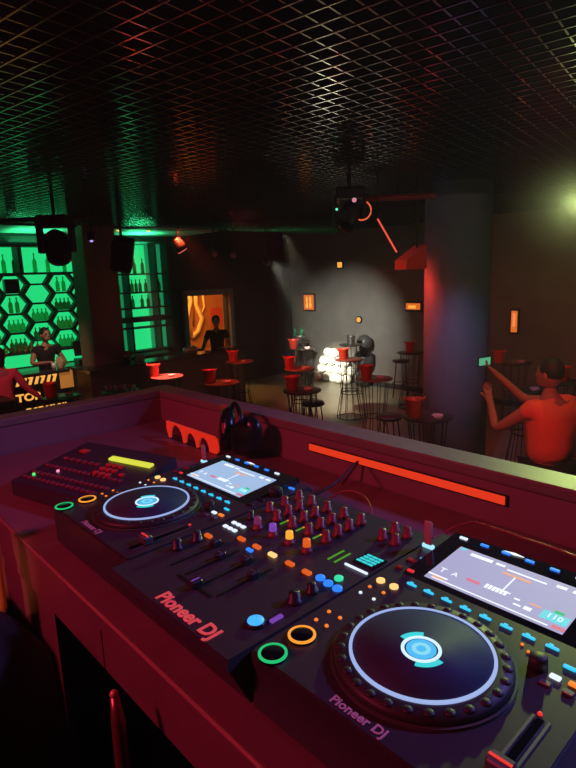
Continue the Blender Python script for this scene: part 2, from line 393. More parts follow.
for ch in cdj2.children:
    for g in ch.children:
        if g.name.startswith('screen'):
            g.data = g.data.copy()
            for i, m in enumerate(g.data.materials):
                if m == scrR: g.data.materials[i] = scrL
for X, lab in ((.015, 'lit USB stick standing in the right deck beside its lavender screen'), (-.633, 'lit USB stick standing in the left deck beside its pale blue screen')):
    t = thing('usb_stick', lab, 'usb stick', (X, .388, ZT))
    b = MB(); b.box((0, 0, .004), (.020, .008, .006), led('usb_glow', (.35, .8, 1), 1.1), bev=.001); b.build('plug_light', t)
    b = MB(); b.box((0, 0, .027), (.014, .006, .040), mat('usb_pink', (.55, .18, .25), .4), bev=.0015); b.build('stick_body', t)

# ------------------------------------------------------------ mixer
t = thing('dj_mixer', 'black DJ mixer full of knobs and orange buttons between the two decks', 'mixer', (-.319, 0, ZD))
W = .317; MH = CH-.001
b = MB(); b.add([(.001, .020, .008), (W, .020, .008), (W, .43, .008), (.001, .43, .008), (.001, -.012, MH-.012), (W, -.012, MH-.012), (W, .43, MH), (.001, .43, MH), (.003, -.009, MH), (W-.002, -.009, MH)],
 [(3, 2, 1, 0), (8, 9, 6, 7), (0, 1, 5, 4), (4, 5, 9, 8), (1, 2, 6, 5), (5, 6, 9), (2, 3, 7, 6), (3, 0, 4, 7), (7, 4, 8)], deckm); b.build('body', t)
for fx, fy in ((.03, .05), (W-.03, .05), (.03, .40), (W-.03, .40)):
    MB().lathe([(.012, 0), (.014, .009)], black, (fx, fy, 0), 12).build('foot', t)
b = MB(); b.text('Pioneer DJ', .0315, mat('logo_red_sheen', (.9, .35, .3), .4, emit=(1, .06, .03), es=.28), XM((.200, .0065, MH+.0008), (1, 0, 0), (0, 1, 0)), .0008, bold=.0009); b.build('logo', t)  # red reflection on the lettering put in as colour and glow
kr = mat('knob_red', (.30, .05, .06), .4); kb = mat('knob_black', (.03, .025, .03), .4)
def knob(x, y, r, h, m=kb, top=None, nm='knob'):
    bb = MB(); bb.lathe([(r, MH-.001), (r*.95, MH+h*.25), (r*.72, MH+h*.3), (r*.66, MH+h)], m, (x, y, 0), 16)
    bb.box((x, y+r*.3, MH+h+.0004), (r*.16, r*.7, .001), top or silver); return bb.build(nm, t)
chx = [.319-.252, .319-.210, .319-.167, .319-.125]
purp = led('led_purple', (.35, .10, .8), .5)
for i, cx in enumerate(chx):
    for y in (.385, .352, .322, .292): knob(cx, y, .0095, .020, kr)
    c = [led('led_magenta', (.5, .06, .25), .28), purp, led('led_amber', (1, .42, .03), 1), L_do][i]
    k = knob(cx, .245, .010, .016, kr, nm='colour_knob')
    bb = MB(); bb.lathe([(.0072, MH+.010), (.0064, MH+.0215)], c, (cx, .245, 0), 12); bb.build('knob_light', k)
for x in (.026, .285, .258):
    for y in ((.39, .35, .31) if x < .1 else (.40, .365)): knob(x, y, .0095, .018, kr)
knob(.026, .262, .008, .016); knob(.026, .14, .011, .018); knob(.026, .10, .011, .018); knob(.285, .13, .012, .016); knob(.285, .165, .010, .014)
for x, m in ((.029, L_do), (.082, L_do), (.124, L_do), (.164, L_y), (.206, L_do), (.244, L_do)):
    y = .162 if x < .05 else .195
    MB().box((x, y, MH+.0025), (.017, .009, .005), m, bev=.0015).build('cue_button', t)
MB().box((.123, .180, MH+.002), (.014, .007, .004), L_b, bev=.001).build('beat_button', t)
for k in range(3):
    for y in (.208, .228): MB().box((.018+k*.0135, y, MH+.0015), (.010, .008, .003), L_w, bev=.001).build('input_button', t)
# channel faders
for i, cx in enumerate(chx):
    b = MB(); b.box((cx, .115, MH+.0006), (.005, .105, .001), mat('slot_black', (.003, .003, .003), .6)); b.box((cx-.013, .115, MH+.0005), (.001, .10, .0008), greym); s_ = b.build('channel_fader', t)
    b = MB(); b.box((cx, .15-.02*(i % 2), MH+.006), (.012, .018, .012), kb, bev=.002); b.box((cx, .15-.02*(i % 2), MH+.0122), (.010, .002, .001), silver); b.build('fader_cap', s_)
b = MB(); b.box((.145, .055, MH+.0006), (.09, .005, .001), MATS['slot_black']); s_ = b.build('crossfader', t)
b = MB(); b.box((.150, .055, MH+.006), (.014, .018, .012), kb, bev=.002); b.box((.150, .055, MH+.0122), (.002, .014, .001), purp); b.build('fader_cap', s_)
for x in (.238, .252):
    b = MB()
    for k in range(9): b.box((x, .250+k*.0045, MH+.0008), (.003, .0032, .0012), led('meter_green', (.12, .5, .02), .6))
    b.build('level_meter', t)
for i, cx in enumerate(chx[:3]):
    b = MB()
    for k in range(5): b.box((cx+.018, .285+k*.0045, MH+.0008), (.003, .0032, .0012), led('meter_green', (.12, .5, .02), .6) if k < 4 else L_o)
    b.build('level_meter', t)
b = MB(); b.box((.291, .290, MH+.001), (.042, .036, .002), gloss, bev=.001); s_ = b.build('effect_display', t)
b = MB()
for k in range(4):
    for j in range(3): b.box((.278+j*.011+.001*k, .279+k*.0075, MH+.0023), (.0095, .0048, .0008), L_dc)
b.build('display_text', s_)
MB().box((.291, .2555, MH+.002), (.046, .004, .003), L_w, bev=.001).build('touch_strip', t)
MB().lathe([(.007, MH-.001), (.007, MH+.003), (.006, MH+.004)], led('led_mint', (.03, .75, .4), 1), (.290, .217, 0), 16).build('tap_button', t)
for x, y in ((.269, .199), (.288, .196), (.307, .195)):
    MB().lathe([(.0075, MH-.001), (.0075, MH+.003), (.0065, MH+.004)], L_b, (x, y, 0), 16).build('beat_select_button', t)
b = MB(); b.lathe([(.0135, MH-.001), (.0135, MH+.003), (.012, MH+.0045)], mat('ring_dark', (.03, .03, .04), .3), (.284, .060, 0), 24); s_ = b.build('effect_switch', t)
MB().lathe([(.0115, MH+.004), (.011, MH+.006)], led('led_sky', (.05, .42, 1), 1.15), (.284, .060, 0), 24).build('switch_light', s_)
MB().box((.297, .085, MH+.0015), (.006, .02, .003), purp).build('indicator_lamp', t)
# ------------------------------------------------------------ lighting console (left)
t = thing('lighting_console', 'low black lighting console with rows of dim red keys, left on the desk', 'lighting console', (-1.0, .04, ZD), R(16))
Wc, Dc, h0, h1 = .345, .245, .045, .080
def cz(y): return h0+(h1-h0)*y/Dc
b = MB(); vs = [(0, 0, .006), (Wc, 0, .006), (Wc, Dc, .006), (0, Dc, .006), (0, 0, h0), (Wc, 0, h0), (Wc, Dc, h1), (0, Dc, h1)]
b.add(vs, [(3, 2, 1, 0), (4, 5, 6, 7), (0, 1, 5, 4), (1, 2, 6, 5), (2, 3, 7, 6), (3, 0, 4, 7)], deckm); b.build('body', t)
for fx, fy in ((.03, .03), (Wc-.03, .03), (.03, .2), (Wc-.03, .2)): MB().lathe([(.01, 0), (.01, .007)], black, (fx, fy, 0), 10).build('foot', t)
dk = mat('dim_red_button', (.35, .04, .06), .5)
for j, y in enumerate((.028, .055, .095)):
    for i in range(16): MB().box((.02+i*.0185, y, cz(y)+.002), (.010, .009, .005), dk, bev=.001).build('key', t)
for j in range(6): MB().box((.04+j*.025, .14, cz(.14)+.003), (.014, .010, .006), dk, bev=.001).build('key', t)
for j in range(3):
    for i in range(3): MB().box((.20+i*.022, .105+j*.022, cz(.105+j*.022)+.0035), (.015, .013, .007), mat('red_pad', (.7, .06, .05), .4), bev=.0015).build('red_pad', t)
MB().box((.28, .118, cz(.118)+.003), (.015, .011, .006), MATS['red_pad'], bev=.001).build('red_pad', t)
b = MB(); b.box((.055, .19, cz(.19)+.003), (.028, .018, .006), MATS['red_pad'], bev=.001); b.build('red_pad', t)
MB().lathe([(.004, cz(.03)), (.004, cz(.03)+.007)], led('pin_green', (.1, 1, .2), 1), (.035, .042, 0), 8).build('indicator_lamp', t)
MB().lathe([(.004, cz(.07)), (.004, cz(.07)+.006)], led('pin_pink', (1, .3, .5), 1.2), (.085, .078, 0), 8).build('indicator_lamp', t)
b = MB(); b.T = Matrix.Translation((.25, .180, cz(.18)+.004)) @ Matrix.Rotation(math.atan((h1-h0)/Dc), 4, 'X'); b.box((-.004, 0, 0), (.150, .018, .006), led('strip_lime', (.72, .75, .06), 1.0), bev=.001); b.build('display_bar', t)

# ------------------------------------------------------------ headphones, cable bracket, cables
t = thing('headphones', 'black over-ear headphones propped against the booth wall behind the left deck', 'headphones', (-.825, .62, ZD), R(-12))
bk = mat('headphone_black', (.01, .01, .013), .25)
b = MB(); b.T = Matrix.Rotation(R(0), 4, 'X')
b.lathe([(.030, -.022), (.048, -.018), (.056, 0), (.05, .018), (.03, .024)], bk, (-.035, 0, .078), 28, axis=(-.35, -.9, .15), sx=1, sy=1.3); b.build('ear_cup', t)
b = MB(); b.lathe([(.030, -.018), (.044, -.015), (.05, 0), (.044, .015), (.028, .02)], bk, (.055, .020, .075), 28, axis=(.5, -.85, .15), sx=1, sy=1.3); b.build('ear_cup', t)
pts = [(-.05+.0, .0, .10)]
for i in range(13):
    a = math.pi-math.pi*i/12; pts.append((.012+.060*math.cos(a), .012+.012*math.cos(a)*-1, .115+.050*math.sin(a)))
b = MB(); b.tube(pts[1:], .0075, bk, 8); hb = b.build('headband', t)
b = MB(); b.box((-.03, -.012, .152), (.03, .006, .012), mat('olive_glint', (.3, .35, .05), .5), bev=.001); b.box((-.008, -.014, .160), (.014, .005, .009), mat('red_glint', (.8, .05, .04), .5)); b.build('painted_glint', hb)  # greenish and red glints put on as small coloured blocks
b = MB(); b.box((.018, -.036, .10), (.006, .004, .03), mat('red_glint', (.8, .05, .04), .5)); b.build('accent', t)
# scalloped red bracket
t = thing('cable_bracket', 'orange-red bracket with three round cut-outs behind the left deck, red light put in as glow', 'bracket', (-1.17, .60, ZD))
poly = []
def arc(cx, r, a0, a1, n=10): return [(cx+r*math.cos(R(a0+(a1-a0)*i/n)), .002+r*1.3*math.sin(R(a0+(a1-a0)*i/n))*1.0) for i in range(n+1)]
top = [(.0, .055), (.30, .045), (.315, .030), (.30, .006)]
poly = [(0, .03)]+[(.0, .060), (.28, .056), (.315, .036), (.29, .002), (.262, .002)]+arc(.222, .031, 0, 180)+[(.185, .002)]+arc(.147, .032, 0, 180)+[(.107, .002)]+arc(.060, .041, 0, 180)+[(.012, .002)]
red_br = mat('bracket_red_glow', (.95, .12, .05), .4, emit=(1, .05, .015), es=.35)  # red light on the bracket put in as colour and faint glow
b = MB(); n = len(poly)
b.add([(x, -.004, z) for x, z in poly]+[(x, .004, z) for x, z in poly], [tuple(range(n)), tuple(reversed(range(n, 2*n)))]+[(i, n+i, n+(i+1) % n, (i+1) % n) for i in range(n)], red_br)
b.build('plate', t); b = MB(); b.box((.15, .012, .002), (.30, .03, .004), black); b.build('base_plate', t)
def cable(pts, label, m, r=.003):
    # smooth the polyline
    P = [Vector(p) for p in pts]; out = []
    for i in range(len(P)-1):
        p0, p1, p2, p3 = P[max(i-1, 0)], P[i], P[i+1], P[min(i+2, len(P)-1)]
        for k in range(6):
            s = k/6; out.append(.5*((2*p1)+(-p0+p2)*s+(2*p0-5*p1+4*p2-p3)*s*s+(-p0+3*p1-3*p2+p3)*s**3))
    out.append(P[-1]); b = MB(); b.tube(out, r, m, 6); return tag(b.build('cable'), label, 'cable')
cm = mat('red_lit_cable', (.35, .04, .04), .4)  # red light on the cables put into their colour
cable([(-.30, .44, ZT-.05), (-.27, .49, ZT-.01), (-.22, .50, ZT-.005), (-.17, .47, ZT-.015), (-.15, .435, ZT-.05)], 'thin red-lit cable looping out behind the mixer', cm, .002)
cable([(-.02, .47, ZT-.06), (-.005, .475, ZT-.01), (.025, .495, ZT+.01), (.045, .505, ZT+.012), (.12, .503, ZT+.012), (.22, .495, ZT+.010), (.30, .475, ZT-.02)], 'thin red-lit cable along the back edge of the lavender screen', cm, .0022)
cable([(-.36, .46, ZT-.05), (-.35, .56, ZT-.03), (-.38, .66, ZT-.02), (-.40, .70, ZT-.03), (-.42, .66, ZT-.081)], 'dark cable hanging at the left end of the LED strip', mat('dark_cable', (.06, .01, .015), .5))

# ------------------------------------------------------------ foreground stuff in front of the desk
t = thing('equipment_case', 'black padded equipment case at the far left before the desk', 'case', (-.98, -.42, .95))
cb = mat('case_black', (.010, .010, .012), .8)
MB().box((0, 0, .415), (.70, .70, .83), cb, bev=.03).build('body', t); MB().box((0, 0, .845), (.68, .68, .03), cb, bev=.012).build('lid', t)
t = thing('gear_bag', 'tall round-topped black gear bag in the bottom left corner', 'bag', (-.455, -.24, .95))
b = MB(); b.lathe([(.13, 0), (.17, .04), (.18, .35), (.178, .80), (.165, .93), (.12, 1.0), (.05, 1.025), (.001, 1.03)], cb, n=32, cap=False, sy=.95); b.build('body', t)
b = MB(); b.tube([(-.06, -.04, 1.01), (-.05, -.04, 1.045), (.05, -.04, 1.045), (.06, -.04, 1.01)], .008, cb, 8); b.build('handle', t)
t = thing('bar_chair', 'dark chair with bare metal back posts standing before the desk, tips coloured for orange light', 'chair', (-.10, -.34, .95))
post = mat('post_metal_lit', (.45, .16, .14), .3, .7)  # orange-red light on the posts put into the metal's colour
cap_ = mat('post_tip_lit_orange', (.9, .45, .3), .35, .2)  # orange light on the tips put into their colour
def cpost(x, y):
    k = MB(); k.tube([(x, y, .35), (x, y, .80), (x-.003, y+.002, .94), (x-.012, y+.004, .975)], [.011, .011, .010, .006], post, 12); k = k.build('back_post', t)
    MB().sphere((x-.013, y+.004, .978), .0065, cap_, 10, 6).build('tip', k)
cpost(-.085, .262); cpost(-.10, -.10)
b = MB(); b.box((.06, .08, .62), (.34, .34, .05), cb, bev=.02); b.build('seat', t)
for lx, ly in ((-.08, .22), (.20, .22), (-.08, -.06), (.20, -.06)):
    MB().tube([(lx, ly, 0), (lx*.9, ly*.95, .60)], .012, post).build('leg', t)
t = thing('drinks_bottle', 'orange-red bottle at the left edge on the black case, lit by an added spot', 'bottle', (-.757, -.100, 1.81))
b = MB(); b.lathe([(.032, 0), (.034, .01), (.034, .10), (.036, .125), (.030, .14), (.026, .19), (.020, .215), (.020, .22)], mat('orange_bottle', (1, .32, .14), .4), n=24); b.build('body', t)
MB().lathe([(.021, .215), (.021, .24)], mat('orange_cap', (.9, .2, .08), .4), n=16).build('cap', t)

# ------------------------------------------------------------ column(s)
t = MB(); t.lathe([(.37, 0), (.37, HC)], mat('column_paint', (.16, .17, .20), .6, noise=.15, ns=8), n=64)
tag(t.build('round_column', loc=(-2.99, 5.57, 0)), 'thick round grey column right of centre, red along its left edge', 'column')
t = MB(); t.box((0, 0, HC/2), (.56, .56, HC), mat('brown_column', (.22, .12, .10), .7), bev=.01)
tag(t.build('square_column', loc=(-8.86, 3.84, 0)), 'dark brown square column splitting the green bar shelves', 'column')

# ------------------------------------------------------------ furniture
def make_table(topmat, name='cocktail_table'):
    t = thing(name, '', 'table')
    b = MB(); b.lathe([(.245, 1.03), (.25, 1.035), (.25, 1.048), (.245, 1.05)], topmat, n=40); b.build('table_top', t)
    b = MB()
    for k in range(10):
        a = 2*math.pi*k/10+.2; c, s = math.cos(a), math.sin(a)
        b.tube([(.20*c, .20*s, 1.03), (.15*c, .15*s, .50), (.23*c, .23*s, .012)], .0055, wire, 6)
    b.circle((0, 0), .20, 1.025, .006, wire); b.circle((0, 0), .156, .50, .007, wire); b.circle((0, 0), .23, .012, .008, wire)
    b.build('wire_base', t); return t
def make_stool():
    t = thing('bar_stool', '', 'stool')
    MB().lathe([(.15, .71), (.165, .72), (.165, .745), (.155, .76)], mat('seat_leather', (.03, .02, .025), .4), n=32).build('seat', t)
    for k in range(4):
        a = math.pi/4+k*math.pi/2; c, s = math.cos(a), math.sin(a)
        MB().tube([(.12*c, .12*s, .71), (.21*c, .21*s, 0)], .009, wire, 6).build('leg', t)
    b = MB(); b.circle((0, 0), .172, .28, .007, wire); b.build('foot_ring', t); return t
def make_pail(m, nm='ice_bucket'):
    t = thing(nm, '', 'ice bucket')
    b = MB(); b.lathe([(.070, 0), (.073, .004), (.088, .175), (.094, .187), (.090, .187), (.083, .172), (.068, .008), (.001, .008)], m, n=28, cap=False); b.build('pail', t)
    for s in (-1, 1):
        b = MB(); b.tube([(s*.083, -.025, .160), (s*.102, -.025, .192), (s*.108, 0, .205), (s*.102, .025, .192), (s*.083, .025, .160)], .007, m, 6); b.build('handle', t)
    return t
def make_ashtray(m):
    t = thing('ashtray', '', 'ashtray')
    b = MB(); b.lathe([(.05, 0), (.06, .025), (.054, .03), (.045, .01), (.001, .01)], m, n=20, cap=False); b.build('dish', t); return t
def put(proto, first, loc, rz, label, group):
    if first: proto.location = loc; proto.rotation_euler.z = rz; proto['label'] = label; proto['group'] = group; return proto
    return dup(proto, loc, rz, label, group)
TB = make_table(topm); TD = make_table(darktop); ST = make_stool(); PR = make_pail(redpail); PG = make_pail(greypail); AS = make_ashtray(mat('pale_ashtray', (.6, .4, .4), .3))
used = set()
def P(proto, loc, rz, label, group):
    f = proto.name not in used; used.add(proto.name); return put(proto, f, loc, rz, label, group)
away = math.pi*.26   # along the view's horizontal
def off(x, y, s, d=0):   # s metres to the picture's right, d metres further away
    return x+r0.x*s-r0.y*d, y+r0.y*s+r0.x*d
GT, GP, GS, GA = 'wire-framed cocktail tables on the dance floor', 'ice buckets on the tables', 'backless bar stools', 'ashtrays on the tables'
rows = [ # x, y, table?, table label, bucket shift, bucket label, ashtray label, top material
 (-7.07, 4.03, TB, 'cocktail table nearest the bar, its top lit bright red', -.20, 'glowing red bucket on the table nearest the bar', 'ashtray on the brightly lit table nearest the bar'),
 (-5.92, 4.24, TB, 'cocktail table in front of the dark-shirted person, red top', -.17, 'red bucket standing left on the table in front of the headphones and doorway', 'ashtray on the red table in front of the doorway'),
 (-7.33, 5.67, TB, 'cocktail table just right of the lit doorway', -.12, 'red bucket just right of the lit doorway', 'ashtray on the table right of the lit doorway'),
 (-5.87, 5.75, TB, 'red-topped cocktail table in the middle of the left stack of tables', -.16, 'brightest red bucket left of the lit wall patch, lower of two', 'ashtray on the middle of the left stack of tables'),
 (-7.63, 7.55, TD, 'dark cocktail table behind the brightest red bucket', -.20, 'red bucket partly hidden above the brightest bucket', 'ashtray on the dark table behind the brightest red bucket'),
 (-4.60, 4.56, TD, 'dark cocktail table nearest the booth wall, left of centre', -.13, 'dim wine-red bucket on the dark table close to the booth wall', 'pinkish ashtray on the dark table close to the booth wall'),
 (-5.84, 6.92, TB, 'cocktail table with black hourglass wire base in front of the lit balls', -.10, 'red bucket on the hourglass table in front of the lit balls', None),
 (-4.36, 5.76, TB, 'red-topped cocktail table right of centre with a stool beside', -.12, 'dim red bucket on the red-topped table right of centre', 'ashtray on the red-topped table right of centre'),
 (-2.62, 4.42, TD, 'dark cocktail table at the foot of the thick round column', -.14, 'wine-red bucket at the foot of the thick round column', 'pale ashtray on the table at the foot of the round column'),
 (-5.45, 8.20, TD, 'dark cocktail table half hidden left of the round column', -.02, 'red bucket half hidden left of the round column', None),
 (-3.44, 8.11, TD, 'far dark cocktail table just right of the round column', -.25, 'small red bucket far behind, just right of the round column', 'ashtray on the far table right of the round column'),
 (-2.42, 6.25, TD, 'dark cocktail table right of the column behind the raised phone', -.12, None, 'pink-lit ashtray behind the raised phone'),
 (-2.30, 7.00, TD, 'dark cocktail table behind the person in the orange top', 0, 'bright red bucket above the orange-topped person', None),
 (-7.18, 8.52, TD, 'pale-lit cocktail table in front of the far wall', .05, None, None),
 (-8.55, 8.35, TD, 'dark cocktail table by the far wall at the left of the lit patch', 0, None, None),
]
for x, y, pr, lab, bs, bl, al in rows:
    P(pr, (x, y, 0), rnd.random(), lab, GT)
    if bl: bx, by = off(x, y, bs); P(PR, (bx, by, 1.05), yaw+rnd.uniform(-.3, .3), bl, GP)
    if al: bx, by = off(x, y, .08, rnd.uniform(-.1, .0)); P(AS, (bx, by, 1.05), 0, al, GA)
bx, by = off(-7.18, 8.52, .0); P(PG, (bx, by, 1.05), yaw, 'grey steel bucket on the table before the lit far wall', GP)
for x, y, lab in ((-4.90, 5.05, 'bar stool behind the dark table close to the booth wall'), (-3.62, 5.10, 'bar stool right of the red-topped table, nearest the column'), (-6.15, 8.85, 'bar stool by the far wall left of the round column'), (-2.15, 6.4, 'bar stool right of the round column under the raised phone')):
    P(ST, (x, y, 0), rnd.random(), lab, GS)
# things on the dark far table
t = thing('champagne_cooler', 'dark bowl with bottle necks on the far left table by the wall', 'cooler', (-8.50, 8.30, 1.05))
MB().lathe([(.07, 0), (.13, .10), (.15, .16), (.14, .16), (.06, .01)], greypail, n=24, cap=False).build('bowl', t)
for a in (0, 2, 4): MB().tube([(.05*math.cos(a), .05*math.sin(a), .03), (.09*math.cos(a), .09*math.sin(a), .24), (.11*math.cos(a), .11*math.sin(a), .32)], [.03, .03, .012], bottlem, 10).build('bottle_neck', t)

# table by the booth, pale green disc added for its green-lit top, left
P(TD, (-6.88, 2.33, 0), 0, 'dark cocktail table before the bar sign with a pale green disc for its green-lit top', GT)
x, y = off(-6.88, 2.33, .09); t = thing('plate', 'pale green disc standing in for the green-lit table top before the bar', 'plate', (x, y, 1.05)); MB().lathe([(.10, 0), (.135, .012), (.13, .014), (.095, .006), (.001, .006)], mat('green_lit_top', (.45, .6, .5), .35), n=32, cap=False).build('green_top_disc', t)
P(AS, (x, y, 1.064), 0, 'pink ashtray in the middle of the pale green disc', GA)
x, y = off(-6.88, 2.33, -.15); P(PR, (x, y, 1.05), .3, 'wine-red bucket in front of the lit bar sign', GP)
x3, y3 = off(-6.70, 2.50, .46, .25); P(TD, (x3, y3, 0), .4, 'dark cocktail table with a row of small glasses near the booth corner', GT)
for k in range(7):
    gx, gy = off(x3, y3, -.20+k*.065, .02*(k % 2)); m = mat(['glass_clear', 'glass_red'][k % 2], [(.6, .6, .65), (.7, .08, .06)][k % 2], .2)
    b = MB(); b.lathe([(.02, 0), (.024, .075), (.021, .075), (.018, .006)], m, n=14)
    tag(b.build('shot_glass', loc=(gx, gy, 1.05)), ['clear small glass in the row near the booth corner', 'red small glass in the row near the booth corner'][k % 2], 'glass', 'small glasses in a row')

# white balls standing in for a gobo's light spots, dark balloons beside them
wb = mat('gobo_light_ball', (.85, .85, .78), .3); db = mat('dark_balloon', (.06, .065, .07), .35)
base = Vector((-8.30, 9.18, 0))
rw_ = [(-8.80+.222*i, .11) for i in range(5)]+[(-8.70+.222*i, .31) for i in range(5)]+[(-8.60+.222*i, .51) for i in range(4)]+[(-8.48+.222*i, .71) for i in range(3)]
for s_, z in [(a+8.30, c) for a, c in rw_]:
    b = MB(); b.sphere((0, 0, 0), .108, wb, 20, 12); b.lathe([(.004, -.118), (.012, -.12), (.006, -.105)], wb, n=8)
    tag(b.build('balloon', loc=(base.x+s_, base.y+rnd.uniform(-.03, .05), z)), 'white ball standing in for a spot of gobo light at the foot of the far wall', 'balloon', 'white balls for gobo light at the far wall')
for z, r in ((.20, .19), (.62, .23), (1.02, .165)):
    b = MB(); b.sphere((0, 0, 0), r, db, 20, 12); b.lathe([(.004, -r-.008), (.014, -r-.01), (.006, -r+.004)], db, n=8)
    tag(b.build('balloon', loc=(-7.38+(.04 if z > .8 else 0), 9.15, z)), {.20: 'lowest big dark balloon on the floor right of the white ones', .62: 'largest dark balloon, middle of the dark stack by the far wall', 1.02: 'topmost dark balloon behind the pale-lit far table'}[z], 'balloon', 'dark balloons at the far wall')

# ------------------------------------------------------------ far wall lamps and pictures
amb = led('amber_lamp', (1, .42, .06), 1.1); ambd = led('amber_dim', (.9, .18, .02), .8)
t = thing('wall_picture', 'glowing orange picture with two pale figures, leftmost light on the far wall', 'picture', (-9.27, YF-.001, 1.86))
MB().box((0, -.02, 0), (.42, .04, .44), black, bev=.005).build('frame', t)
b = MB(); b.box((0, -.043, 0), (.34, .01, .36), ambd)
for s in (-.06, .06): b.lathe([(.03, -.14), (.045, -.06), (.02, 0), (.035, .06), (.018, .14)], amb, (s, -.05, 0), 8, sy=.2)
b.build('lit_print', t)
t = thing('wall_lamp', 'small square amber lamp high on the far wall', 'lamp', (-8.23, YF-.001, 2.72)); MB().box((0, -.02, 0), (.19, .04, .18), black, bev=.004).build('housing', t); MB().box((0, -.045, 0), (.13, .012, .12), amb).build('glowing_pane', t)
t = thing('wall_lamp', 'small round amber lamp low above the balloons on the far wall', 'lamp', (-7.70, YF-.001, 1.48)); MB().lathe([(.085, 0), (.085, .03)], black, (0, 0, 0), 24, axis=(0, -1, 0)).build('housing', t); MB().lathe([(.06, .03), (.05, .05)], amb, (0, 0, 0), 24, axis=(0, -1, 0)).build('glowing_pane', t)
t = thing('wall_lamp', 'wide orange-lit box on the far wall left of the round column', 'lamp', (-6.23, YF-.001, 1.80)); MB().box((0, -.02, 0), (.40, .04, .22), black, bev=.004).build('housing', t)
b = MB(); b.box((0, -.045, 0), (.34, .012, .13), ambd); b.box((-.02, -.052, -.01), (.18, .006, .06), amb); b.build('glowing_pane', t)
t = thing('wall_lamp', 'narrow upright orange lamp on the wall right of the column', 'lamp', (-4.08, YF-.001, 1.56)); MB().box((0, -.02, 0), (.17, .04, .46), black, bev=.004).build('housing', t); b = MB(); b.box((0, -.045, 0), (.11, .012, .38), ambd); b.box((.0, -.052, .03), (.05, .006, .24), led('lamp_salmon', (1, .25, .08), 1)); b.build('glowing_pane', t)
# dark curtain on the far wall left of the lit patch
cu = mat('curtain_cloth', (.02, .02, .024), .9); b = MB(); N = 60
f1 = []; xs = [(-10.15)+(i/N)*.28 for i in range(N+1)]
vs = [(x, YF-.08-.03*math.sin(i*.55), z) for z in (.02, 3.4) for i, x in enumerate(xs)]+[(x, YF-.065-.03*math.sin(i*.55), z) for z in (.02, 3.4) for i, x in enumerate(xs)]
n1 = N+1; fs = [(i, i+1, n1+i+1, n1+i) for i in range(N)]+[(2*n1+i, 3*n1+i, 3*n1+i+1, 2*n1+i+1) for i in range(N)]
b.add(vs, fs, cu, True); tag(b.build('curtain'), 'dark pleated curtain in the far corner right of the doorway', 'curtain')

# ------------------------------------------------------------ doorway with lit room beyond
b = MB()
for yy in (6.40, 7.67): b.box((XL+.02, yy, 1.10), (.14, .10, 2.20), mat('door_frame', (.12, .13, .17), .5))
b.box((XL+.02, 7.035, 2.22), (.14, 1.37, .12), MATS['door_frame']); struct(b.build('door_1'))
ow = mat('orange_wall', (.7, .28, .06), .8, noise=.2, ns=3)
b = MB(); b.box((-12.6, 7.2, 1.9), (.1, 4.4, 3.8), ow); struct(b.build('wall_beyond'))
b = MB(); b.box((-11.4, 5.0, 1.9), (2.4, .1, 3.8), ow); b.box((-11.4, 9.5, 1.9), (2.4, .1, 3.8), ow); b.box((-11.4, 7.2, 3.8), (2.4, 4.6, .1), darkwall); struct(b.build('wall_beyond'))
t = thing('wall_mural', 'orange mural of big pale curving shapes seen through the doorway', 'mural', (-12.54, 8.55, 1.65))
b = MB(); b.box((0, 0, 0), (.02, 1.7, 2.0), mat('mural_ground', (.55, .20, .05), .7)); b.build('panel', t)
b = MB(); pale = mat('mural_pale', (1, .62, .25), .7); dkb = mat('mural_dark', (.25, .07, .02), .7)
for c, pts, r, m in ((0, [(-.55, .9), (-.45, .3), (-.62, -.2), (-.50, -.7)], .06, pale), (0, [(-.25, .9), (-.30, .2), (-.12, -.2), (-.28, -.55), (-.5, -.7)], .07, pale), (0, [(-.40, .9), (-.38, .1), (-.42, -.4)], .03, dkb), (0, [(-.05, .5), (-.02, .1), (-.15, -.1)], .035, pale)):
    b.tube([(.012, y, z) for y, z in pts], r, m, 8)
b.T = Matrix.Identity(4); b.box((.012, .35, -.2), (.02, .4, .5), mat('mural_red', (.7, .08, .03), .7)); b.build('painted_shapes', t)

# ------------------------------------------------------------ bar
t = thing('bar_shelf', 'green backlit bar shelf with honeycomb compartments left of the dark column', 'shelf', (XL+.02, 0, 0))
MB().box((0, 2.9, 2.14), (.03, 2.75, 2.16), gpanel).build('light_panel', t)
MB().box((.018, 4.19, 1.9), (.01, .13, 1.75), cpanel).build('bright_strip', t)
b = MB()
for z in (3.20, 2.72, 1.33): b.box((.16, 2.9, z), (.30, 2.78, .035), framem)
b.box((.34, 2.6, 3.30), (.08, 2.3, .10), framem)
b.build('boards', t)
for y in (1.55, 2.22, 2.97): MB().box((.16, y, 2.96), (.30, .07 if y < 4 else .03, .46), framem).build('upright', t)
def hexcell(y, z, a=.14, wd=.265, h=.17, t_=.016, zmax=2.72, zmin=1.33):
    b = MB(); out = [(y+wd, z), (y+a, z+h), (y-a, z+h), (y-wd, z), (y-a, z-h), (y+a, z-h)]
    k = 1-t_/h*1.0
    inn = [(y+(p[0]-y)*k*.97, z+(p[1]-z)*k) for p in out]
    out = [(p[0], max(zmin, min(zmax, p[1]))) for p in out]; inn = [(p[0], max(zmin, min(zmax, p[1]))) for p in inn]
    vs = [(x_, p[0], p[1]) for x_ in (.02, .17) for ring in (out, inn) for p in ring]
    fs = []
    for i in range(6):
        j = (i+1) % 6
        fs += [(i, j, 6+j, 6+i), (12+i, 18+i, 18+j, 12+j), (i, 12+i, 12+j, j), (6+i, 6+j, 18+j, 18+i)]
    b.add(vs, fs, framem); b.build('hexagon_cell', t)
cells = []
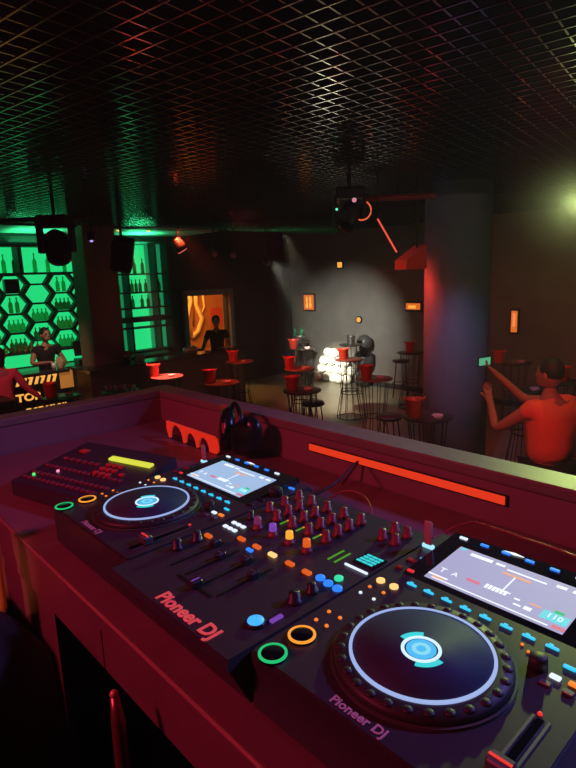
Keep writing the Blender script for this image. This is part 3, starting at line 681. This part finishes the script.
for ci, (cy, base_z) in enumerate(((1.97, 2.53), (2.40, 2.36), (2.83, 2.53), (3.26, 2.36), (3.69, 2.53), (4.10, 2.36))):
    for k in range(-1, 4):
        z = base_z-k*.34
        if z > 2.80 or z < 1.40: continue
        hexcell(cy, z); cells.append((ci, k, cy, z))
bars = thing('bar_shelf', 'narrow green backlit bar shelf right of the dark column', 'shelf', (XL+.02, 0, 0))
MB().box((0, 5.28, 2.17), (.03, 1.25, 2.2), mat('dim_green_backlight', (.02, .1, .05), .6, emit=(.008, .28, .10), es=.8)).build('light_panel', bars)
MB().box((.018, 5.30, 2.17), (.01, .42, 2.15), gpanel).build('bright_strip', bars); MB().box((.018, 4.78, 2.17), (.01, .14, 2.15), cpanel).build('bright_strip', bars)
b = MB()
for z in (3.28, 2.66, 2.29, 1.98, 1.75, 1.58, 1.10): b.box((.15, 5.28, z), (.28, 1.25, .03 if z != 1.75 else .10), framem)
b.build('boards', bars)
for y in (4.66, 4.98, 5.62, 5.90): MB().box((.15, y, 2.18), (.26, .04, 2.2), framem).build('upright', bars)
# bottles
def bottle_mesh(h, r, m):
    b = MB(); b.lathe([(r*.9, 0), (r, h*.02), (r, h*.55), (r*.85, h*.63), (r*.35, h*.75), (r*.32, h*.96), (r*.42, h*.965), (r*.42, h)], m, n=14); return b
bm_g = bottlem; bm_a = mat('amber_bottle', (.55, .35, .12), .2, alpha=.7); bm_d = mat('dark_bottle', (.03, .2, .10), .2, alpha=.6)
protos = {}
def bottle(y, z, h, m, label, group, x=XL+.12):
    key = (h, m.name)
    if key not in protos: o = bottle_mesh(h, .036, m).build('bottle'); protos[key] = o
    else: o = protos[key].copy(); C.objects.link(o)
    o.location = (x, y, z); tag(o, label, 'bottle', group)
for y in (1.75, 1.95, 2.45, 2.75, 2.92): bottle(y, 2.738, .32, bm_g, 'tall bottle on the top shelf, left compartments of the bar', 'tall bottles on the top left shelf')
for y in (3.27, 3.50, 3.80, 4.05): bottle(y, 2.738, .34, bm_g, 'tall bottle on the top shelf behind the hanging lamp', 'tall bottles on the top shelf behind the hanging lamp')
colw = ['first', 'second', 'third', 'fourth', 'fifth', 'sixth']; roww = {-1: 'cut-off top', 0: 'upper', 1: 'second', 2: 'third', 3: 'lowest'}
for ci, k, cy, z in cells:
    if ci == 5: cy -= .02
    if (ci, k) == (2, 0):
        t = thing('speaker_box', 'black box filling an upper honeycomb cell of the bar shelf', 'box', (XL+.12, cy, z-.145))
        MB().box((0, 0, .125), (.14, .24, .25), black, bev=.01).build('cabinet', t); MB().box((.072, -.03, .125), (.006, .10, .20), mat('box_mesh', (.02, .02, .02), .7)).build('front_mesh', t); continue
    if (ci, k) == (3, 0): continue
    zb = z-.145; n = 2 if (ci == 4 and k == 0) or (ci == 2 and k == 1) else 4
    if z > 2.6: zb = max(zb, 2.4)
    h = .27 if n == 2 else .22
    if h > 2.70-zb: continue
    m = (bm_a, bm_g, bm_d)[(ci+k) % 3]
    for i in range(n):
        bottle(cy+(i-(n-1)/2)*(.11 if n == 2 else .075), zb, h, m, f'bottle in the {roww[k]} cell of the {colw[ci]} honeycomb column', f'bottles in honeycomb cell, column {colw[ci]}, {roww[k]} row')
for z, ys, h in ((2.675, (5.22, 5.40), .30), (2.305, (5.13, 5.22, 5.31, 5.44, 5.75), .25), (1.995, (5.12, 5.33, 5.47, 5.72), .24)):
    for y in ys: bottle(y, z, h, bm_d, f'dark bottle on the {"top" if z > 2.6 else "middle" if z > 2.2 else "lower"} board of the narrow green shelf', f'dark bottles on narrow shelf at {z:.1f} m')
for z, ys in ((2.675, (4.80,)), (2.305, (4.76, 4.84)), (1.995, (4.80,))):
    for y in ys: bottle(y, z, .22, bm_g, 'small bottle in the slim bay next to the dark column', 'bottles in the slim bay')
for i in range(9): bottle(2.35+i*.11, 1.348, .16, bm_a, 'short glass standing under the honeycomb on the back ledge', 'glasses on the back ledge', XL+.22)
# back ledge
t = thing('back_counter', 'dark back counter under the green shelves behind the bartender', 'counter', (0, 0, 0))
MB().box((XL+.30, 3.9, .50), (.56, 5.0, 1.0), barm).build('cabinet', t); MB().box((XL+.31, 3.9, 1.02), (.60, 5.0, .04), bartop).build('worktop', t)
t = thing('cash_register', 'dark slanted till screen on the back counter right of the bartender', 'till', (-9.75, 3.85, 1.04))
MB().box((0, 0, .05), (.25, .30, .10), black, bev=.01).build('base', t)
b = MB(); b.T = Matrix.Translation((0, 0, .29)) @ Matrix.Rotation(R(-15), 4, 'Y'); b.box((0, 0, 0), (.03, .36, .28), black, bev=.008); b.build('display', t)
# front counters
t = thing('bar_counter', 'dark bar counter with amber lit letter front, bartender behind it', 'bar counter', (0, 0, 0))
MB().box((-8.98, 1.56, 1.095), (.42, 3.26, .05), bartop, bev=.01).build('counter_top', t)
MB().box((-8.97, 1.56, .535), (.30, 3.2, 1.07), mat('sign_black', (.01, .008, .008), .5)).build('front_panel', t)
sign = led('sign_amber', (1, .45, .08), 1.0)
b = MB(); fx = -8.815
b.text('ATOR', .17, sign, XM((fx, 2.44, .74), (0, 1, 0), (0, 0, 1)), .006, stretch=1.15, bold=.006)
b.build('sign_letters', t)
for zc, nm in ((1.0, 0), (.50, 1)):
    b = MB()
    for i in range(7):
        y = (2.32 if nm == 0 else 2.42)+i*.095
        b.add([(fx, y, zc-.06), (fx, y+.05, zc-.06), (fx, y+.095, zc+.06), (fx, y+.045, zc+.06), (fx+.006, y, zc-.06), (fx+.006, y+.05, zc-.06), (fx+.006, y+.095, zc+.06), (fx+.006, y+.045, zc+.06)], [(0, 1, 2, 3), (4, 5, 6, 7), (0, 1, 5, 4), (1, 2, 6, 5), (2, 3, 7, 6), (3, 0, 4, 7)], sign)
        if i % 2 == 0: b.box((fx+.003, y+.05, zc+.05), (.006, .07, .025), sign)
    b.build('sign_pattern', t)
gold = mat('gold_panel', (.6, .35, .10), .5, emit=(1, .42, .06), es=.22)
MB().box((fx+.002, 3.13, .95), (.02, .22, .30), gold).build('lit_panel', t)
t = thing('bar_counter', 'long dark bar counter running right from the corner, in front of the dark column', 'bar counter', (0, 0, 0))
b = MB(); b.prism([(-8.05, 3.22), (-8.25, 6.65), (-8.55, 6.65), (-8.55, 3.50), (-8.80, 3.28), (-8.80, 3.22)], 1.09, 1.14, bartop); b.build('counter_top', t)
b = MB(); b.prism([(-8.15, 3.27), (-8.33, 6.55), (-8.52, 6.55), (-8.52, 3.48), (-8.72, 3.33), (-8.72, 3.27)], 0, 1.09, barm); b.build('front_panel', t)
for yy in (3.9, 4.7, 5.5): MB().box((-8.185-(yy-3.27)*.055, yy, .62), (.02, .66, .55), mat('bar_panel_red', (.09, .035, .03), .5), bev=.004).build('raised_panel', t)
# items on the long counter
t = thing('steel_shaker', 'shiny steel cylinder lying on the long bar counter', 'shaker', (-8.42, 5.35, 1.14))
b = MB(); b.lathe([(.05, -.13), (.065, -.11), (.065, .11), (.05, .13)], silver, (0, 0, .066), 20, axis=(.2, 1, 0)); b.build('body', t); MB().lathe([(.04, .0), (.04, .03)], silver, (0, .05, .125), 16).build('knob', t)
t = thing('plant_pot', 'small pot with red flowers on the long bar counter', 'plant', (-8.40, 4.05, 1.14))
MB().lathe([(.05, 0), (.07, .10)], barm, n=16).build('pot', t); b = MB()
for i in range(10): b.sphere((rnd.uniform(-.07, .07), rnd.uniform(-.08, .08), rnd.uniform(.12, .19)), .028, mat('petal', (.7, .12, .12), .7), 8, 6)
b.build('flowers', t)
for yy, lab in ((4.30, 'folded pale napkin stack on the long counter before the narrow shelf'),):
    tag(MB().box((0, 0, .06), (.10, .16, .12), mat('napkin', (.4, .6, .5), .8), bev=.02).build('napkin_stack', loc=(-8.42, yy, 1.14)), lab, 'napkins')
t = thing('jug', 'pale drinks jug on the bar to the right of the bartender', 'jug', (-8.92, 3.10, 1.12))
MB().lathe([(.05, 0), (.06, .02), (.065, .15), (.055, .19), (.06, .20)], mat('jug_glass', (.55, .5, .3), .2), n=18).build('vessel', t); b = MB(); b.tube([(.06, .0, .16), (.10, 0, .14), (.10, 0, .07), (.06, 0, .05)], .008, MATS['jug_glass'], 6); b.build('handle', t)
x, y = -8.95, 2.93; tag(MB().lathe([(.03, 0), (.035, .12), (.03, .12), (.025, .01)], MATS['glass_clear'], n=14).build('drinking_glass', loc=(-8.86, 2.96, 1.12)), 'clear glass on the bar in front of the bartender', 'glass')

# ------------------------------------------------------------ people
def skinmesh(name, J, E, m, parent, root, sub=1):
    keys = list(J); idx = {k: i for i, k in enumerate(keys)}
    me = bpy.data.meshes.new(name); me.from_pydata([J[k][0] for k in keys], [(idx[a], idx[b]) for a, b in E], [])
    o = bpy.data.objects.new(name, me); C.objects.link(o)
    o.modifiers.new('s', 'SKIN'); sd = me.skin_vertices[0].data
    for k in keys:
        r = J[k][1]; r = r if isinstance(r, tuple) else (r, r); sd[idx[k]].radius = r; sd[idx[k]].use_root = (k == root)
    q = o.modifiers.new('u', 'SUBSURF'); q.levels = sub; q.render_levels = sub
    nm = bpy.data.meshes.new_from_object(o.evaluated_get(bpy.context.evaluated_depsgraph_get()))
    bpy.data.objects.remove(o)
    nm.materials.clear(); nm.materials.append(m)
    for p in nm.polygons: p.use_smooth = True
    return nm
def person(label, loc, rz, arms, shirt, trouser=blackcloth, h=1.75, lean=(0, 0), sleeve=.5, headturn=0, torso_w=1, hair_long=False, legs=True):
    """faces local +Y.  arms = {'l':(elbow, wrist), 'r':...} in local metres"""
    t = thing('person', label, 'person', loc, rz)
    s = h/1.75; lx, ly = lean
    def V(x, y, z): k = max(0, (z-.95))/.8; return Vector(((x+lx*k)*1, y+ly*k, z))*s
    J = {'pel': (V(0, 0, .95), (.15*s, .10*s)), 'bel': (V(0, 0, 1.10), (.135*s, .095*s)), 'che': (V(0, .01, 1.28), (.155*s, .105*s)), 'upc': (V(0, 0, 1.40), (.12*s, .08*s)), 'nek': (V(0, .01, 1.49), .052*s), 'hd0': (V(0, .02, 1.57), .05*s)}
    E = [('pel', 'bel'), ('bel', 'che'), ('che', 'upc'), ('upc', 'nek'), ('nek', 'hd0')]
    Sh = {}
    for sd, sg in (('l', -1), ('r', 1)):
        J['hip'+sd] = (V(sg*.09, 0, .90), .085*s); J['kn'+sd] = (V(sg*.10, .015, .50), .058*s); J['an'+sd] = (V(sg*.105, -.01, .09), .038*s); J['to'+sd] = (V(sg*.12, .13, .035), .035*s)
        E += [('pel', 'hip'+sd), ('hip'+sd, 'kn'+sd), ('kn'+sd, 'an'+sd), ('an'+sd, 'to'+sd)]
        shd = V(sg*.175, 0, 1.42); J['sh'+sd] = (shd, .062*s)
        el, wr = [Vector(q)*s for q in arms[sd]]
        J['el'+sd] = (el, .042*s); J['wr'+sd] = (wr, .028*s)
        d = (wr-el).normalized(); J['pa'+sd] = (wr+d*.07*s, (.036*s, .020*s))
        E += [('upc', 'sh'+sd), ('sh'+sd, 'el'+sd), ('el'+sd, 'wr'+sd), ('wr'+sd, 'pa'+sd)]
        side = d.cross(Vector((0, 0, 1)));  side = side.normalized() if side.length > .1 else Vector((1, 0, 0)); nn = d.cross(side).normalized()
        for f in range(4):
            o_ = (f-1.5)*.018*s; L = (.065, .078, .074, .058)[f]*s
            a = wr+d*.085*s+side*o_; b1 = a+d*L*.55-nn*.006; b2 = a+d*L*.85-nn*.028*s
            J[f'fa{f}{sd}'] = (a, .0085*s); J[f'fb{f}{sd}'] = (b1, .0080*s); J[f'fc{f}{sd}'] = (b2, .007*s)
            E += [('pa'+sd, f'fa{f}{sd}'), (f'fa{f}{sd}', f'fb{f}{sd}'), (f'fb{f}{sd}', f'fc{f}{sd}')]
        a = wr+d*.03*s+side*.03*s*sg; J['t1'+sd] = (a+side*.01*sg, .010*s); J['t2'+sd] = (a+side*.03*sg*s+d*.035*s, .0085*s); E += [('wr'+sd, 't1'+sd), ('t1'+sd, 't2'+sd)]
    me = skinmesh('b', J, E, skin, t, 'pel')
    b = MB(); b.add([v.co for v in me.vertices], [tuple(p.vertices) for p in me.polygons], skin, True)
    # head
    hc = V(0, .035, 1.66); Rm_ = Matrix.Translation(hc) @ Matrix.Rotation(headturn, 4, 'Z') @ Matrix.Scale(s, 4); b.T = Rm_
    b.sphere((0, 0, 0), (.076, .094, .112), skin, 20, 14); b.sphere((0, .045, -.05), (.052, .05, .06), skin, 14, 10)
    b.lathe([(.004, .018), (.011, -.008), (.016, -.022), (.006, -.032)], skin, (0, .096, -.002), 8)
    for sg in (-1, 1):
        b.sphere((sg*.077, -.005, -.008), (.010, .020, .030), skin, 8, 6)
        b.sphere((sg*.030, .083, .012), (.012, .007, .006), mat('eye_dark', (.03, .02, .02), .3), 8, 6)
        b.box((sg*.030, .090, .030), (.028, .006, .006), hairm)
    b.box((0, .094, -.052), (.040, .006, .008), mat('lips', (.45, .12, .10), .5), bev=.002)
    b.build('body', t)
    # hair
    b = MB(); b.T = Rm_; b.sphere((0, -.016, .030), (.084, .096, .100), hairm, 20, 12)
    if hair_long: b.sphere((0, -.05, -.06), (.078, .06, .13), hairm, 16, 10)
    b.build('hair', t)
    # shirt
    g = .014*s; Sj = {k: (J[k][0].copy(), ((J[k][1][0]+g)*torso_w, (J[k][1][1]+g)*torso_w)) for k in ('pel', 'bel', 'che')}
    Sj['upc'] = (J['upc'][0].copy(), (.13*s*1, .095*s)); Sj['upn'] = (J['upc'][0].lerp(J['nek'][0], .45), (.072*s, .066*s))
    Es = [('pel', 'bel'), ('bel', 'che'), ('che', 'upc'), ('upc', 'upn')]
    for sd in 'lr':
        Sj['sh'+sd] = (J['sh'+sd][0], .075*s); Sj['sl'+sd] = (J['sh'+sd][0].lerp(J['el'+sd][0], sleeve), .064*s if sleeve < .9 else .055*s); Es += [('upc', 'sh'+sd), ('sh'+sd, 'sl'+sd)]
        if sleeve > .9: Sj['cf'+sd] = (J['el'+sd][0].lerp(J['wr'+sd][0], .9), .042*s); Es += [('sl'+sd, 'cf'+sd)]
    me = skinmesh('s', Sj, Es, shirt, t, 'pel'); b = MB(); b.add([v.co for v in me.vertices], [tuple(p.vertices) for p in me.polygons], shirt, True); b.build('shirt', t)
    Tj = {'pel': (J['pel'][0]-Vector((0, 0, .02)), (.160*s, .112*s))}; Et = []
    for sd in 'lr':
        for k, g2 in (('hip', .016), ('kn', .016), ('an', .022)): Tj[k+sd] = (J[k+sd][0]+(Vector((0, 0, .03)) if k == 'an' else Vector()), J[k+sd][1]+g2*s)
        Et += [('pel', 'hip'+sd), ('hip'+sd, 'kn'+sd), ('kn'+sd, 'an'+sd)]
    me = skinmesh('t', Tj, Et, trouser, t, 'pel'); b = MB(); b.add([v.co for v in me.vertices], [tuple(p.vertices) for p in me.polygons], trouser, True); b.build('trousers', t)
    for sg in (-1, 1):
        b = MB(); b.T = Matrix.Scale(s, 4); b.sphere((sg*.115, .045, .045), (.052, .14, .045), black, 14, 8); b.build('shoe', t)
    return t
# facing: local +Y turned by rz
person('bartender in a black v-neck T-shirt leaning over the green-lit bar', (-9.38, 3.02, 0), R(-80),
       {'l': ((-.30, .10, 1.17), (-.14, .32, 1.15)), 'r': ((.30, .10, 1.20), (.16, .33, 1.22))}, blackcloth, lean=(0, .06), h=1.77)
person('person in a black T-shirt standing before the lit orange doorway', (-9.0, 6.39, 0), R(-130),
       {'l': ((-.27, .05, 1.13), (-.12, .26, 1.12)), 'r': ((.30, -.03, 1.12), (.34, .04, .86))}, blackcloth, h=1.74)
# left pink one
person('person in a pink long-sleeved shirt at the left edge before the bar', (-7.75, 1.85, 0), R(60),
       {'l': ((-.26, .10, 1.16), (-.20, .30, 1.0)), 'r': ((.30, .06, 1.17), (.46, .16, .98))}, pinkcloth, h=1.66, sleeve=1.0, hair_long=True)
# right: photographing
GX, GY, GR = -1.22, 3.98, yaw+R(18)
person('person in an orange-red top holding a phone up with both arms, right of the column', (GX, GY, 0), GR,
       {'l': ((-.34, .20, 1.22), (-.25, .40, 1.42)), 'r': ((.03, .32, 1.40), (-.14, .45, 1.60))}, orangecloth, h=1.78, sleeve=.42, torso_w=1.35, headturn=R(20))
t = thing('phone', 'phone with a green-lit screen held up by the person in orange', 'phone', (0, 0, 0))
t.location = Matrix.Translation((GX, GY, 0)) @ Matrix.Rotation(GR, 4, 'Z') @ Vector((-.23, .52, 1.74)); t.rotation_euler = (0, 0, GR+R(10))
MB().box((0, .0, 0), (.15, .009, .075), black, bev=.003).build('case', t); MB().box((0, -.006, 0), (.13, .003, .062), led('phone_green', (.12, .55, .30), .7)).build('phone_screen', t)

# black speaker below pink person
t = thing('floor_speaker', 'black cabinet at the left edge beneath the pink sleeve', 'speaker', (-7.15, 1.50, 0))
MB().box((0, 0, .55), (.5, .5, 1.1), black, bev=.02).build('cabinet', t); MB().box((.253, 0, .6), (.01, .42, .8), mat('speaker_mesh', (.015, .015, .015), .7)).build('grille', t)

# ------------------------------------------------------------ hanging fixtures
def yoke(t, z=0, w=.16):
    b = MB(); b.tube([(-w, 0, z-.16), (-w, 0, z), (w, 0, z), (w, 0, z-.16)], .012, canm, 6); b.tube([(0, 0, z), (0, 0, z+.2)], .014, canm, 8); b.build('yoke', t)
def par(name, label, loc, aim, lens, r=.08, L=.2):
    t = thing(name, label, 'lamp', loc); d = (Vector(aim)-Vector(loc)).normalized()
    b = MB(); b.lathe([(r*.6, -L*.5), (r*.8, -L*.4), (r, L*.1), (r, L*.5)], canm, (0, 0, 0), 20, axis=d); b.build('housing', t)
    MB().lathe([(r*.85, 0), (r*.8, .01)], lens, tuple(d*(L*.5)), 20, axis=d).build('lens', t)
    zt = HC-loc[2]; b = MB(); b.tube([(0, 0, r*.8), (0, 0, zt)], .012, canm, 6); b.build('hanger', t); return t
lw = led('lens_white', (.95, .95, 1), 1.6); lr = led('lens_red', (1, .18, .10), 1.0); ll = led('lens_lime', (.7, .9, .4), 1.2)
par('par_lamp', 'small spotlight throwing a white beam onto the far wall', (-5.72, 5.0, 2.74), (-8.2, 9.4, 1.0), lw, .05, .16)
par('par_lamp', 'red-glowing par lamp right of the green shelves', (-6.20, 3.86, 2.98), (-6.1, 4.2, 2.4), lr, .085, .18)
par('par_lamp', 'lime-glowing par lamp at the right edge of the picture', (-1.10, 4.12, 2.97), (-.1, 3.2, 2.2), ll, .05, .2)
par('par_lamp', 'dim pink-lit small lamp up between doorway and spotlight', (-6.40, 4.95, 2.86), (-5.0, 3.6, 2.5), mat('lens_off', (.4, .2, .22), .3), .055, .14)
par('par_lamp', 'unlit lamp on a wide bracket above the doorway', (-6.70, 4.80, 2.90), (-5.0, 3.8, 2.2), MATS['lens_off'], .05, .14)
# moving heads
def moving_head(label, loc, tilt, s=1, glow=None):
    t = thing('moving_head_light', label, 'stage light', loc, yaw)
    MB().box((0, 0, .20*s), (.30*s, .22*s, .10*s), canm, bev=.02).build('base', t)
    b = MB()
    for k in (-1, 1): b.box((k*.15*s, 0, .04*s), (.04*s, .10*s, .26*s), canm, bev=.01)
    b.box((0, 0, .155*s), (.34*s, .10*s, .03*s), canm); b.build('yoke', t)
    d = Vector((math.sin(tilt), -.5, -math.cos(tilt))).normalized()
    b = MB(); b.lathe([(.05*s, -.15*s), (.10*s, -.10*s), (.12*s, .02*s), (.11*s, .15*s), (.095*s, .17*s)], canm, (0, 0, -.02*s), 20, axis=d); hd = b.build('head', t)
    MB().lathe([(.085*s, .172*s), (.07*s, .18*s)], gloss, (0, 0, -.02*s), 20, axis=d).build('lens', hd)
    b = MB(); b.tube([(0, 0, .25*s), (0, 0, HC-loc[2])], .02, canm, 8); b.build('clamp', t)
    if glow: 
        for p, m, r in glow: MB().sphere(p, r, m, 8, 6).build('status_lamp', t)
    return t
moving_head('large moving head hanging before the green honeycomb shelf', (-5.78, 2.06, 2.95), .3, 1.15)
mh = moving_head('moving head with a green pinpoint and red crescent hanging at centre', (-3.28, 4.02, 3.10), -.5, .95, [((-.14, -.15, .02), led('pin_teal', (.1, .9, .5), 1.5), .012), ((.03, -.15, .10), led('pin_rose', (.8, .25, .35), .9), .022)])
b = MB(); b.tube([(.10+.09*math.cos(a), -.16, -.0+.09*math.sin(a)) for a in [R(-110+i*14) for i in range(13)]], .008, led('crescent', (1, .15, .05), .8), 6); b.build('red_rim', mh)
t = thing('ceiling_speaker', 'tilted black speaker hanging beside the narrow green shelf', 'speaker', (-5.25, 2.55, 2.80), yaw+R(10))
b = MB(); b.T = Matrix.Rotation(R(12), 4, 'Y') @ Matrix.Rotation(R(25), 4, 'X'); b.box((0, 0, 0), (.22, .20, .34), canm, bev=.015); b.build('cabinet', t)
b = MB(); b.T = Matrix.Rotation(R(12), 4, 'Y') @ Matrix.Rotation(R(25), 4, 'X'); b.box((0, -.103, 0), (.19, .01, .30), MATS['speaker_mesh']); b.build('grille', t)
b = MB(); b.tube([(0, 0, .15), (0, 0, HC-2.80)], .015, canm, 6); b.build('bracket', t)
# lighting bars
b = MB(); b.tube([(-7.0, 1.0, 3.22), (-5.6, 2.35, 3.22)], .025, canm, 8)
for k in (.1, .9): b.tube([(-7.0+1.4*k, 1.0+1.35*k, 3.22), (-7.0+1.4*k, 1.0+1.35*k, HC)], .01, canm, 6)
tag(b.build('lighting_bar'), 'dark ceiling rail carrying the lamps before the bar', 'rail')
b = MB(); b.lathe([(.02, 0), (.02, .02)], led('pin_violet', (.5, .35, .9), 1.2), n=10); b.lathe([(.05, .02), (.05, .12)], canm, n=14)
b.tube([(0, 0, .1), (0, 0, HC-3.03)], .008, canm, 6)
tag(b.build('laser_unit', loc=(-6.6, 2.82, 3.03)), 'tiny violet-glowing lamp in front of the dark square column', 'lamp')
# neon tube and red box by the column
t = thing('neon_tube', 'slanting thin red neon tube left of the round column', 'light', (0, 0, 0))
MB().tube([(-2.75, 3.79, 2.98), (-2.60, 3.87, 2.68)], .008, led('neon_red', (1, .10, .06), .9), 8).build('tube', t)
b = MB(); b.tube([(-2.755, 3.787, 2.99), (-2.75, 3.80, HC)], .005, canm, 6); b.build('hanger', t)
t = thing('ceiling_speaker', 'red-lit angular speaker hanging at the left edge of the round column', 'speaker', (-3.20, 4.95, 2.66), yaw+R(20))
b = MB(); pl_ = [(-.13, -.03), (.12, .13), (.13, -.13), (-.13, -.13)]
n = 4; b.add([(x, y, z) for y in (-.12, .12) for x, z in pl_], [(0, 1, 2, 3), (7, 6, 5, 4), (0, 1, 5, 4), (1, 2, 6, 5), (2, 3, 7, 6), (3, 0, 4, 7)], mat('red_lit_case', (.7, .06, .04), .5)); b.build('cabinet', t)  # red light on the speaker put into its case colour
b = MB(); b.tube([(.08, 0, .08), (.08, 0, HC-2.66)], .012, canm, 6); b.build('hanger', t)
light('hung_speaker_red', 'SPOT', (-2.3, 3.6, 2.5), (-3.2, 4.95, 2.66), 8, (1, .05, .03), .05, 30)
t = thing('ceiling_pipe', 'red-lit horizontal pipe under the ceiling left of the column', 'pipe', (0, 0, 0))
a0 = Vector((-3.55, 4.55, 3.30)); a1 = Vector((-3.0, 5.1, 3.30)); b = MB(); b.tube([a0, a1], .035, mat('red_lit_pipe', (.5, .05, .07), .5), 12); b.build('pipe', t)  # red light on the pipe put into its colour
b = MB(); b.tube([a0.lerp(a1, .5), a0.lerp(a1, .5)+Vector((0, 0, .15))], .01, canm, 6); b.build('hanger', t)
for y, xx in ((4.45, -9.1), (5.0, -9.0)):
    b = MB(); b.lathe([(.03, 0), (.035, .02)], led('downlight', (1, .7, .1), 1.2), n=12); tag(b.build('downlight', loc=(xx, y, HC-.042)), 'tiny yellow downlight in the green soffit over the bar', 'downlight', 'yellow downlights over the bar')

# thin club haze filling the room
hz = bpy.data.materials.new('club_haze'); hz.use_nodes = True; nt = hz.node_tree; nt.nodes.clear()
vo = nt.nodes.new('ShaderNodeVolumeScatter'); vo.inputs['Density'].default_value = .008; vo.inputs['Anisotropy'].default_value = .35
ou = nt.nodes.new('ShaderNodeOutputMaterial'); nt.links.new(vo.outputs[0], ou.inputs['Volume'])
o = MB().box(((XL+XR)/2, (YF+YB)/2, 1.74), (XR-XL-.1, YF-YB-.1, 3.38), hz).build('haze'); o['kind'] = 'stuff'
tag(o, 'thin haze hanging in the whole club room', 'haze')
hp = bpy.data.materials.new('lamp_glow_haze'); hp.use_nodes = True; nt = hp.node_tree; nt.nodes.clear()  # added puff of denser haze that makes the lamp's glow
tc = nt.nodes.new('ShaderNodeTexCoord'); mp = nt.nodes.new('ShaderNodeMapping'); mp.inputs['Scale'].default_value = (1.6, 1.6, 2.2)
gr = nt.nodes.new('ShaderNodeTexGradient'); gr.gradient_type = 'QUADRATIC_SPHERE'
mu = nt.nodes.new('ShaderNodeMath'); mu.operation = 'MULTIPLY'; mu.inputs[1].default_value = 1.2
vo = nt.nodes.new('ShaderNodeVolumeScatter'); ou = nt.nodes.new('ShaderNodeOutputMaterial')
nt.links.new(tc.outputs['Object'], mp.inputs[0]); nt.links.new(mp.outputs[0], gr.inputs[0]); nt.links.new(gr.outputs[0], mu.inputs[0])
nt.links.new(mu.outputs[0], vo.inputs['Density']); nt.links.new(vo.outputs[0], ou.inputs['Volume'])
b = MB(); b.sphere((0, 0, 0), (.62, .62, .45), hp, 24, 14); o = b.build('haze', loc=(-1.10, 3.98, 2.93)); o['kind'] = 'stuff'
tag(o, 'denser haze added to make the yellow-green glow around the lime lamp at the right edge', 'haze')
